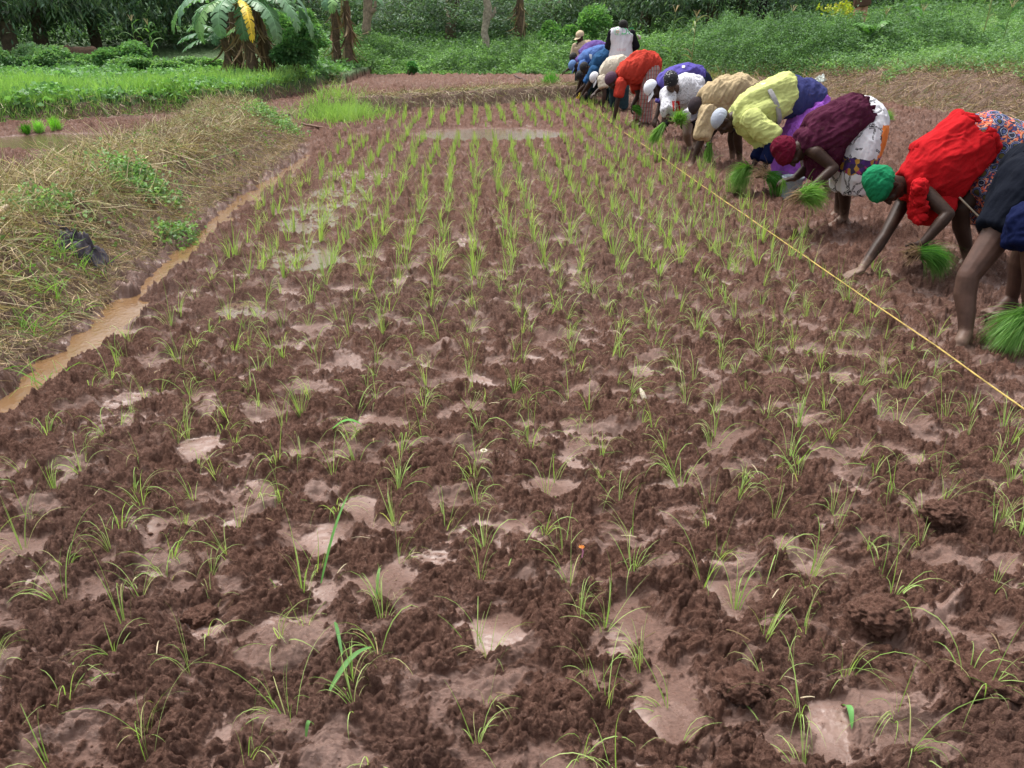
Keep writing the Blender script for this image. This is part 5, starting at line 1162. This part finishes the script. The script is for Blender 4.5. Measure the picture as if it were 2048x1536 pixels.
# --- purple shirt, white cap
J = dict(nek=(1323, 172, 12.1), che=(1342, 160, 12.15), wai=(1370, 150, 12.2), pel=(1396, 158, 12.3), shN=(1335, 175, 12.0), shF=(1332, 170, 12.35), elN=(1333, 215, 11.95), wrN=(1325, 250, 11.9), elF=(1322, 205, 12.3), wrF=(1312, 235, 12.2),
         hipN=(1398, 165, 12.2), hipF=(1398, 163, 12.42), knN=(1398, 220, 12.2), knF=(1405, 218, 12.45), anN=(1402, 262, 12.3), anF=(1410, 258, 12.5))
e = person('man in a white cap and purple blue shirt behind the speckled white top', 12.2, 1360); hd = dict(c=(1307, 180, 12.05), f=(-.35, -.3, -.9), u=(-.9, 0, .4), s=1.05)
body(e, J, M['skin'], hd=hd); headwear(e, hd, 'cap', C('white_cap', (.72, .74, .80), dark=(.5, .5, .6)), sc=1.08)
lat = P3(J, 'shN')-P3(J, 'shF')
cloth('shirt', C('purple_blue', (.11, .09, .36), dark=(.05, .04, .2)), [(1320, 170, 12.1, 12, .12), (1330, 166, 12.1, 20, .18), (1350, 158, 12.15, 24, .20), (1375, 150, 12.2, 23, .19), (1394, 154, 12.3, 20, .18)], lat, e, [(P3(J, 'shN'), .085, P3(J, 'elN')+[0, 0, .12], .08), (P3(J, 'shF'), .085, P3(J, 'elF'), .08)], [((1350, 168, 12.15), .16, .15, .10)], WR((.6, 0, .6), .006, 7), .009)
cloth('trousers', C('dark_navy', (.02, .025, .05)), [(1388, 154, 12.28, 18, .18), (1402, 162, 12.3, 18, .19), (1406, 178, 12.3, 16, .18)], lat, e, [(P3(J, 'hipN'), .115, P3(J, 'knN'), .09), (P3(J, 'knN'), .09, P3(J, 'anN'), .075), (P3(J, 'hipF'), .115, P3(J, 'knF'), .09), (P3(J, 'knF'), .09, P3(J, 'anF'), .075)], [], WR((0, 0, 1), .006, 7), .009)
dl = decal('white_tag', [(1364, 131), (1370, 131), (1370, 136), (1364, 136)], [o for o in e.children if o.name.startswith('shirt')][0], C('white_tag', (.75, .75, .7)), e)
if dl: attach(dl, [o for o in e.children if o.name.startswith('shirt')][0])

# --- red shirt, striped hat
J = dict(nek=(1240, 158, 13.7), che=(1260, 145, 13.7), wai=(1283, 130, 13.75), pel=(1301, 132, 13.85), shN=(1240, 168, 13.55), shF=(1268, 162, 13.9), elN=(1236, 198, 13.5), wrN=(1228, 238, 13.5), elF=(1277, 190, 13.8), wrF=(1264, 212, 13.7),
         hipN=(1302, 140, 13.72), hipF=(1300, 140, 13.95), knN=(1293, 192, 13.6), knF=(1284, 190, 13.95), anN=(1291, 240, 13.7), anF=(1276, 236, 14.0))
e = person('man in an orange red shirt, striped wool hat and plaid trousers', 13.7, 1270); hd = dict(c=(1226, 163, 13.6), f=(-.5, -.5, -.8), u=(-.85, -.2, .3), s=1.05)
body(e, J, M['skin'], hd=hd, hands={'N': ((-.1, -.2, -1), (-.6, 0, 0), .4, 1), 'F': ((-.1, 0, -1), (.6, 0, 0), .8, 1)}, feet={'N': ((-1, -.4), 1., .06), 'F': ((-1, -.3), 1., .06)})
headwear(e, hd, 'beanie', mat_print('striped_wool', 'stripe'), sc=1.1)
lat = P3(J, 'shN')-P3(J, 'shF'); OR = C('orange_red', (.50, .055, .035), dark=(.3, .02, .02))
cloth('shirt', OR, [(1240, 156, 13.7, 14, .12), (1250, 150, 13.7, 21, .17), (1268, 139, 13.7, 26, .20), (1288, 128, 13.75, 25, .2), (1302, 132, 13.85, 21, .19), (1301, 142, 13.85, 19, .18)], lat, e, [(P3(J, 'shN'), .08, P3(J, 'elN')+[0, 0, .05], .058), (P3(J, 'shF'), .09, P3(J, 'shF')+(P3(J, 'elF')-P3(J, 'shF'))*.6, .085)], [((1268, 152, 13.7), .17, .14, .10)], WR((.3, 0, .9), .009, 6), .009)
cloth('trousers', mat_print('plaid', 'plaid'), [], lat, e, [(P3(J, 'hipN'), .125, P3(J, 'knN'), .10), (P3(J, 'knN'), .10, P3(J, 'anN'), .09), (P3(J, 'hipF'), .125, P3(J, 'knF'), .10), (P3(J, 'knF'), .10, P3(J, 'anF'), .085)], [((1302, 138, 13.82), .15, .17, .13)], WR((0, 0, 1), .006, 7), .009)
bundle(at(1269, 216, 13.65), (.7, -.1, -.1), 300, .18, 'sheaf of seedlings in the far hand of the man in orange red', .3, 1.1, .009, .0, .02, .02, ((.05, .22, .03), (.16, .42, .06)))

# --- cream shirt
J = dict(nek=(1203, 155, 15.8), che=(1214, 142, 15.8), wai=(1232, 130, 15.9), pel=(1248, 132, 16.0), shN=(1206, 160, 15.65), shF=(1212, 158, 16.0), elN=(1209, 188, 15.6), wrN=(1206, 208, 15.6), elF=(1200, 178, 15.95), wrF=(1190, 186, 15.9),
         hipN=(1250, 138, 15.9), hipF=(1246, 138, 16.1), knN=(1248, 176, 15.8), knF=(1228, 176, 16.05), anN=(1247, 214, 15.9), anF=(1226, 212, 16.1))
e = person('man in a cream shirt, teal trousers and white cap behind the orange red shirt', 15.8, 1225); hd = dict(c=(1193, 158, 15.75), f=(-.3, -.4, -.9), u=(-.9, 0, .4), s=1.0)
body(e, J, M['skin'], hd=hd, voxel=.009); headwear(e, hd, 'cap', C('white_cap_two', (.66, .66, .70)), sc=1.05)
lat = P3(J, 'shN')-P3(J, 'shF')
cloth('shirt', C('cream', (.60, .54, .44), dark=(.42, .36, .28)), [(1202, 152, 15.8, 10, .12), (1209, 148, 15.8, 17, .17), (1222, 137, 15.8, 20, .20), (1240, 130, 15.9, 18, .19), (1250, 136, 16.0, 14, .17)], lat, e, [(P3(J, 'shN'), .085, P3(J, 'shN')+(P3(J, 'elN')-P3(J, 'shN'))*.5, .09)], [((1218, 146, 15.8), .14, .13, .10)], WR((.3, 0, .8), .006, 7), .009)
cloth('trousers', C('teal_trousers', (.03, .06, .075), dark=(.015, .03, .04)), [], lat, e, [(P3(J, 'hipN'), .115, P3(J, 'knN'), .085), (P3(J, 'knN'), .085, P3(J, 'anN'), .07), (P3(J, 'hipF'), .115, P3(J, 'knF'), .085), (P3(J, 'knF'), .085, P3(J, 'anF'), .07)], [((1248, 138, 16), .14, .16, .12)], WR((0, 0, 1), .005, 8), .009)

def simple_bent(lab, Y, nek, che, wai, pel, hc, wr, shirt, trous, hat=None, hatk='hair', wr2=None, sc=1., leg=(0, 0)):
    g = lambda p, d=0.: (p[0], p[1], Y+d); an = at(pel[0], 100, Y)
    foot_y = 768-F*math.tan(math.atan2(-(CAM_H-.06), Y)+PITCH)
    J = dict(nek=g(nek), che=g(che), wai=g(wai), pel=g(pel, .1), shN=g((nek[0]+4, nek[1]+3), -.17), shF=g((nek[0]+6, nek[1]+3), .2), wrN=g(wr, -.15), elN=g(((nek[0]+wr[0])/2+5, (nek[1]+wr[1])/2+2), -.2),
             wrF=g(wr2 or (wr[0]+8, wr[1]-6), .15), elF=g(((nek[0]+wr[0])/2+9, (nek[1]+wr[1])/2), .2), hipN=g((pel[0], pel[1]+6), 0), hipF=g((pel[0], pel[1]+6), .22), knN=g((pel[0]-4, (pel[1]+foot_y)/2), -.05), knF=g((pel[0]-10, (pel[1]+foot_y)/2), .25), anN=g((pel[0]-2+leg[0], foot_y), 0), anF=g((pel[0]-14+leg[1], foot_y-2), .25))
    e = person(lab, Y, che[0]); hd = dict(c=(hc[0], hc[1], Y), f=(-.3, -.4, -.9), u=(-.9, 0, .35), s=1.02)
    body(e, J, M['skin'], hd=hd, voxel=.009, sc=sc); 
    headwear(e, hd, hatk, hat or M['hair'], sc=1.04)
    lat = P3(J, 'shN')-P3(J, 'shF'); zc = (Y*CT+.3)/F; q = lambda m: m/zc
    cloth('shirt', shirt, [(nek[0]-1, nek[1]-1, Y, q(.10), .12), ((nek[0]+che[0])/2, (nek[1]+che[1])/2-1, Y, q(.15), .18), (*che, Y, q(.18), .2), (*wai, Y, q(.17), .19), (*pel, Y+.1, q(.16), .18)], lat, e, [(P3(J, 'shN'), .085, P3(J, 'shN')+(P3(J, 'elN')-P3(J, 'shN'))*.8, .08), (P3(J, 'shF'), .085, P3(J, 'shF')+(P3(J, 'elF')-P3(J, 'shF'))*.8, .08)], [], WR((.3, 0, .8), .006, 7), .010)
    cloth('trousers', trous, [], lat, e, [(P3(J, 'hipN'), .115, P3(J, 'knN'), .085), (P3(J, 'knN'), .085, P3(J, 'anN'), .07), (P3(J, 'hipF'), .115, P3(J, 'knF'), .085), (P3(J, 'knF'), .085, P3(J, 'anF'), .07)], [((pel[0], pel[1]+2, Y+.08), .15, .17, .14)], WR((0, 0, 1), .005, 8), .010)
    return e
M['hair'] = mat_plain('black_hair', (.010, .009, .009), .8, .4, 200, .8)
DT = C('dark_trousers', (.02, .035, .045))
simple_bent('bareheaded man in a dark teal blue shirt reaching down to the line', 17.0, (1184, 138), (1200, 124), (1222, 111), (1238, 116), (1171, 137), (1165, 188), C('teal_blue', (.025, .085, .19), dark=(.01, .04, .10)), DT)
simple_bent('crouching dark haired worker in blue with head low behind the cream shirt', 17.6, (1178, 150), (1196, 138), (1216, 126), (1228, 128), (1163, 153), (1154, 186), C('mid_blue', (.03, .10, .26)), DT)
e = simple_bent('worker in a light blue cap and blue shirt with a white shoulder stripe', 18.0, (1162, 127), (1178, 116), (1200, 108), (1220, 110), (1149, 133), (1156, 176), C('light_blue_shirt', (.09, .17, .40), dark=(.05, .1, .28)), DT, C('light_blue_cap', (.14, .24, .46)), 'cap', leg=(-50, -46))
sh = [o for o in e.children if o.name.startswith('shirt')][0]
dl = decal('white_stripe', [(1178, 108), (1184, 109), (1184, 119), (1180, 118)], sh, C('white_stripe', (.75, .75, .78)), e, .01, 5)
if dl: attach(dl, sh)
simple_bent('dark haired worker in a purple shirt near the far end of the line', 18.9, (1163, 112), (1178, 103), (1193, 97), (1207, 102), (1149, 117), (1134, 140), C('purple_shirt', (.15, .09, .30), dark=(.08, .04, .18)), DT, leg=(-30, -30))

# --- standing figures
def standing_person(lab, px, Y, top, shoulders_y, hip_y, feet_z, f, u, dx, torso, arms, trous, hat=None, hatk='hair', sc=1., vest=None, group=True, hw=.2, elb=None, wrs=None):
    zc = (Y*CT+.4)/F; q = lambda m: m/zc
    hc = (px+dx, top+q(.13), Y); J = dict(nek=(px+dx*.6, shoulders_y-q(.03), Y), che=(px+dx*.3, shoulders_y+q(.16), Y), wai=(px, hip_y-q(.14), Y), pel=(px, hip_y, Y), shN=(px+q(hw), shoulders_y+q(.05), Y), shF=(px-q(hw), shoulders_y+q(.05), Y))
    J['elN'] = (px+q(hw+.10), shoulders_y+q(.30), Y-.02) if not elb else elb[0]; J['elF'] = (px-q(hw+.07), shoulders_y+q(.30), Y) if not elb else elb[1]
    J['wrN'] = (px+q(hw*.9), shoulders_y+q(.38), Y+.22) if not wrs else wrs[0]; J['wrF'] = (px-q(hw*.4), shoulders_y+q(.42), Y+.22) if not wrs else wrs[1]
    hz = at(px, hip_y, Y).z; X = at(px, hip_y, Y).x
    def pz_(x, z, y=Y): u_, dy, dz = x/y, 1, (z-CAM_H)/y; a = math.atan2(z-CAM_H, y)+PITCH; v = math.tan(a); zc_ = y*CT-(z-CAM_H)*ST; return (1024+x/zc_*F, 768-v*F, y)
    J['hipN'] = pz_(X+.09, hz-.02); J['hipF'] = pz_(X-.09, hz-.02); m = (hz+feet_z)/2; J['knN'] = pz_(X+.10, m); J['knF'] = pz_(X-.10, m); J['anN'] = pz_(X+.11, feet_z+.08); J['anF'] = pz_(X-.11, feet_z+.08)
    e = empty('person', (X, Y, feet_z), lab, 'person', 'field workers bent over the planting line' if group else None); hd = dict(c=hc, f=f, u=u)
    body(e, J, M['skin'], hd=hd, voxel=.009, sc=sc, feet={'N': ((0, 1), 1, .07), 'F': ((0, 1), 1, .07)}); headwear(e, hd, hatk, hat or M['hair'], sc=1.04)
    lat = (0, 1, 0)
    t = cloth('shirt', torso, [(px+dx*.5, shoulders_y-q(.035), Y, q(.09), .08), (px+dx*.3, shoulders_y+q(.0), Y, q(hw*.8), .10), (px, shoulders_y+q(.06), Y, q(hw+.045), .13), (px, shoulders_y+q(.2), Y, q(hw+.03), .15), (px, (shoulders_y+hip_y)/2, Y, q(hw+.01), .15), (px, hip_y+q(.10), Y, q(hw+.05), .17)], lat, e, [], [], WR((0, 0, 1), .007, 6), .010)
    for a in 'NF': cloth('sleeve', arms, [], lat, e, [(P3(J, 'sh'+a), .072, P3(J, 'el'+a), .062), (P3(J, 'el'+a), .062, P3(J, 'wr'+a), .048)], [], None, .010)
    cloth('trousers', trous, [], lat, e, [(P3(J, 'hip'+a), .105, P3(J, 'kn'+a), .085) for a in 'NF']+[(P3(J, 'kn'+a), .085, P3(J, 'an'+a), .07) for a in 'NF'], [], None, .010)
    return e, t
WV = C('white_vest', (.66, .65, .72), dark=(.45, .44, .52)); BK = C('black_sleeve', (.01, .01, .015))
e, t = standing_person('man standing in a long white vest with green lettering and black sleeves', 1243, 16.3, 41, 62, 122, .02, (.6, .6, -.35), (-.1, .1, 1), 4, WV, BK, C('patterned_trousers', (.14, .12, .13)))
# lettering laid on the back of the vest
bv = BVHTree.FromPolygons([tuple(v.co) for v in t.data.vertices], [tuple(p.vertices) for p in t.data.polygons])
def letter(txt, px, py, size, mat, name):
    cu = bpy.data.curves.new('t', 'FONT'); cu.body = txt; cu.size = size; cu.align_x = 'CENTER'; cu.align_y = 'CENTER'; o = bpy.data.objects.new('t', cu); COL.objects.link(o)
    dg = bpy.context.evaluated_depsgraph_get(); me = bpy.data.meshes.new_from_object(o.evaluated_get(dg)); bpy.data.objects.remove(o); c = at(px, py, 16.3); V = []
    for v in me.vertices:
        x, z = c.x+v.co.x, c.z+v.co.y; h, n_, _, _ = bv.ray_cast(Vector((x, 14, z)), Vector((0, 1, 0))); V.append((x, (h.y if h else 16.15)-.004, z))
    for v, q in zip(me.vertices, V): v.co = q
    me.materials.clear(); me.materials.append(mat); o = bpy.data.objects.new(name, me); COL.objects.link(o); attach(o, t)
letter('IFDC', 1247, 62.5, .17, C('green_print', (.10, .55, .22)), 'lettering'); letter('o', 1234, 62, .12, C('orange_print', (.75, .45, .3)), 'emblem'); letter('feeding the future', 1242, 69, .035, C('pale_green_print', (.35, .6, .45)), 'small_lettering'); letter('USAID', 1241, 99, .06, C('pink_print', (.7, .4, .45)), 'small_lettering')
V = np.array([at(1275, 70, 16.25), at(1281, 73, 16.25), at(1280, 78, 16.35), at(1274, 76, 16.35)]); B = Blob(); B.cap(V[0], .012, V[1], .012, flat=True); B.cap(V[1], .012, V[2], .012, flat=True); B.cap(V[0], .012, V[2], .02)
tag(B.make('paper', C('white_paper', (.8, .8, .76)), .006, 1), 'white paper held by the man in the white vest', 'paper')
CR = C('beige_shirt', (.50, .40, .28), dark=(.32, .25, .17))
standing_person('man in a beige cap and beige shirt leaning beside the purple shirt', 1166, 19.8, 63, 88, 128, .15, (-.7, -.5, -.35), (-.25, -.15, 1), -6, CR, CR, DT, C('beige_cap', (.62, .50, .34)), 'cap', hw=.19)
X, Yv = gp(1720, 40, 1.3); 
e, t = standing_person('distant worker in pink shorts standing in weeds at the top of the picture', 1724, 25, -70, -47, 5, float(ground_macro(25*.455/1.118, 25)), (0, -1, 0), (0, 0, 1), 0, C('brown_shirt', (.12, .07, .05)), C('brown_sleeve', (.12, .07, .05)), C('pink_shorts', (.60, .30, .22)), group=False)
# ------------------------------------------------------------------ the animal under the tree
def animal():
    Y = 26.; c = np.array(at(165, 104, Y)); z0 = float(ground_macro(c[0], Y)); e = empty('goat', (c[0], Y, z0), 'small brown goat standing in the shade behind the left bushes', 'goat')
    B = Blob(); h = c[2]; x = c[0]
    B.loft([((x+.42, Y, h-.02), .05, .05), ((x+.36, Y, h), .17, .13), ((x+.1, Y, h-.03), .17, .15), ((x-.15, Y, h-.03), .19, .15), ((x-.34, Y, h), .15, .11), ((x-.42, Y-.02, h+.06), .08, .07)], (0, 1, 0))
    B.chain([(x-.36, Y, h+.04), (x-.46, Y-.03, h+.12)], [.09, .065]); B.chain([(x-.46, Y-.03, h+.13), (x-.56, Y-.06, h+.09), (x-.64, Y-.08, h+.03)], [.065, .05, .032])
    for s in (-1, 1): B.chain([(x-.45, Y+s*.04, h+.18), (x-.42, Y+s*.10, h+.15), (x-.39, Y+s*.13, h+.10)], [.02, .025, .01]); B.chain([(x-.44, Y+s*.02, h+.18), (x-.38, Y+s*.03, h+.25)], [.014, .006])
    for dx, k in ((-.26, 0), (.30, 1)):
        for s in (-1, 1):
            t = np.array([x+dx, Y+s*.08, h-.08])
            if k: B.chain([t, t+[-.05, 0, -.14], t+[.06, 0, -.27], (t[0]+.03, t[1], z0+.02)], [.085, .05, .028, .024])
            else: B.chain([t, t+[.0, 0, -.2], (t[0]-.01, t[1], z0+.02)], [.055, .03, .024])
    B.cap((x+.43, Y, h+.06), .025, (x+.50, Y, h+.0), .012)
    B.make('body', mat_plain('brown_coat', (.20, .12, .085), .9, .3, 20, .4), .011, 2, parent=e)
animal()
# a far leg of somebody between the tree trunks
B = Blob(); c = at(1527, -5, 33); z0 = float(ground_macro(c.x, 33)); e = empty('person', (c.x, 33, z0), 'distant figure in dark clothes between the trees, right of the twin trunks', 'person')
for s in (-1, 1): B.chain([(c.x+s*.08, 33, c.z-.9+.9), (c.x+s*.1, 33, (c.z+z0)/2), (c.x+s*.1, 33, z0+.06)], [.08, .06, .045])
B.loft([((c.x, 33, c.z-.05), .14, .1), ((c.x, 33, c.z+.25), .13, .09), ((c.x, 33, c.z+.5), .2, .1), ((c.x, 33, c.z+.56), .07, .07)], (0, 1, 0))
head(B, (c.x, 33, c.z+.7), (0, -1, 0), (0, 0, 1))
for s in (-1, 1): B.chain([(c.x+s*.2, 33, c.z+.47), (c.x+s*.25, 33, c.z+.2), (c.x+s*.24, 32.9, c.z-.05)], [.05, .04, .028]); hand(B, (c.x+s*.24, 32.9, c.z-.05), (0, 0, -1), (0, -1, 0), .3)
B.make('body', C('dark_clothes', (.03, .02, .03)), .012, 2, parent=e)
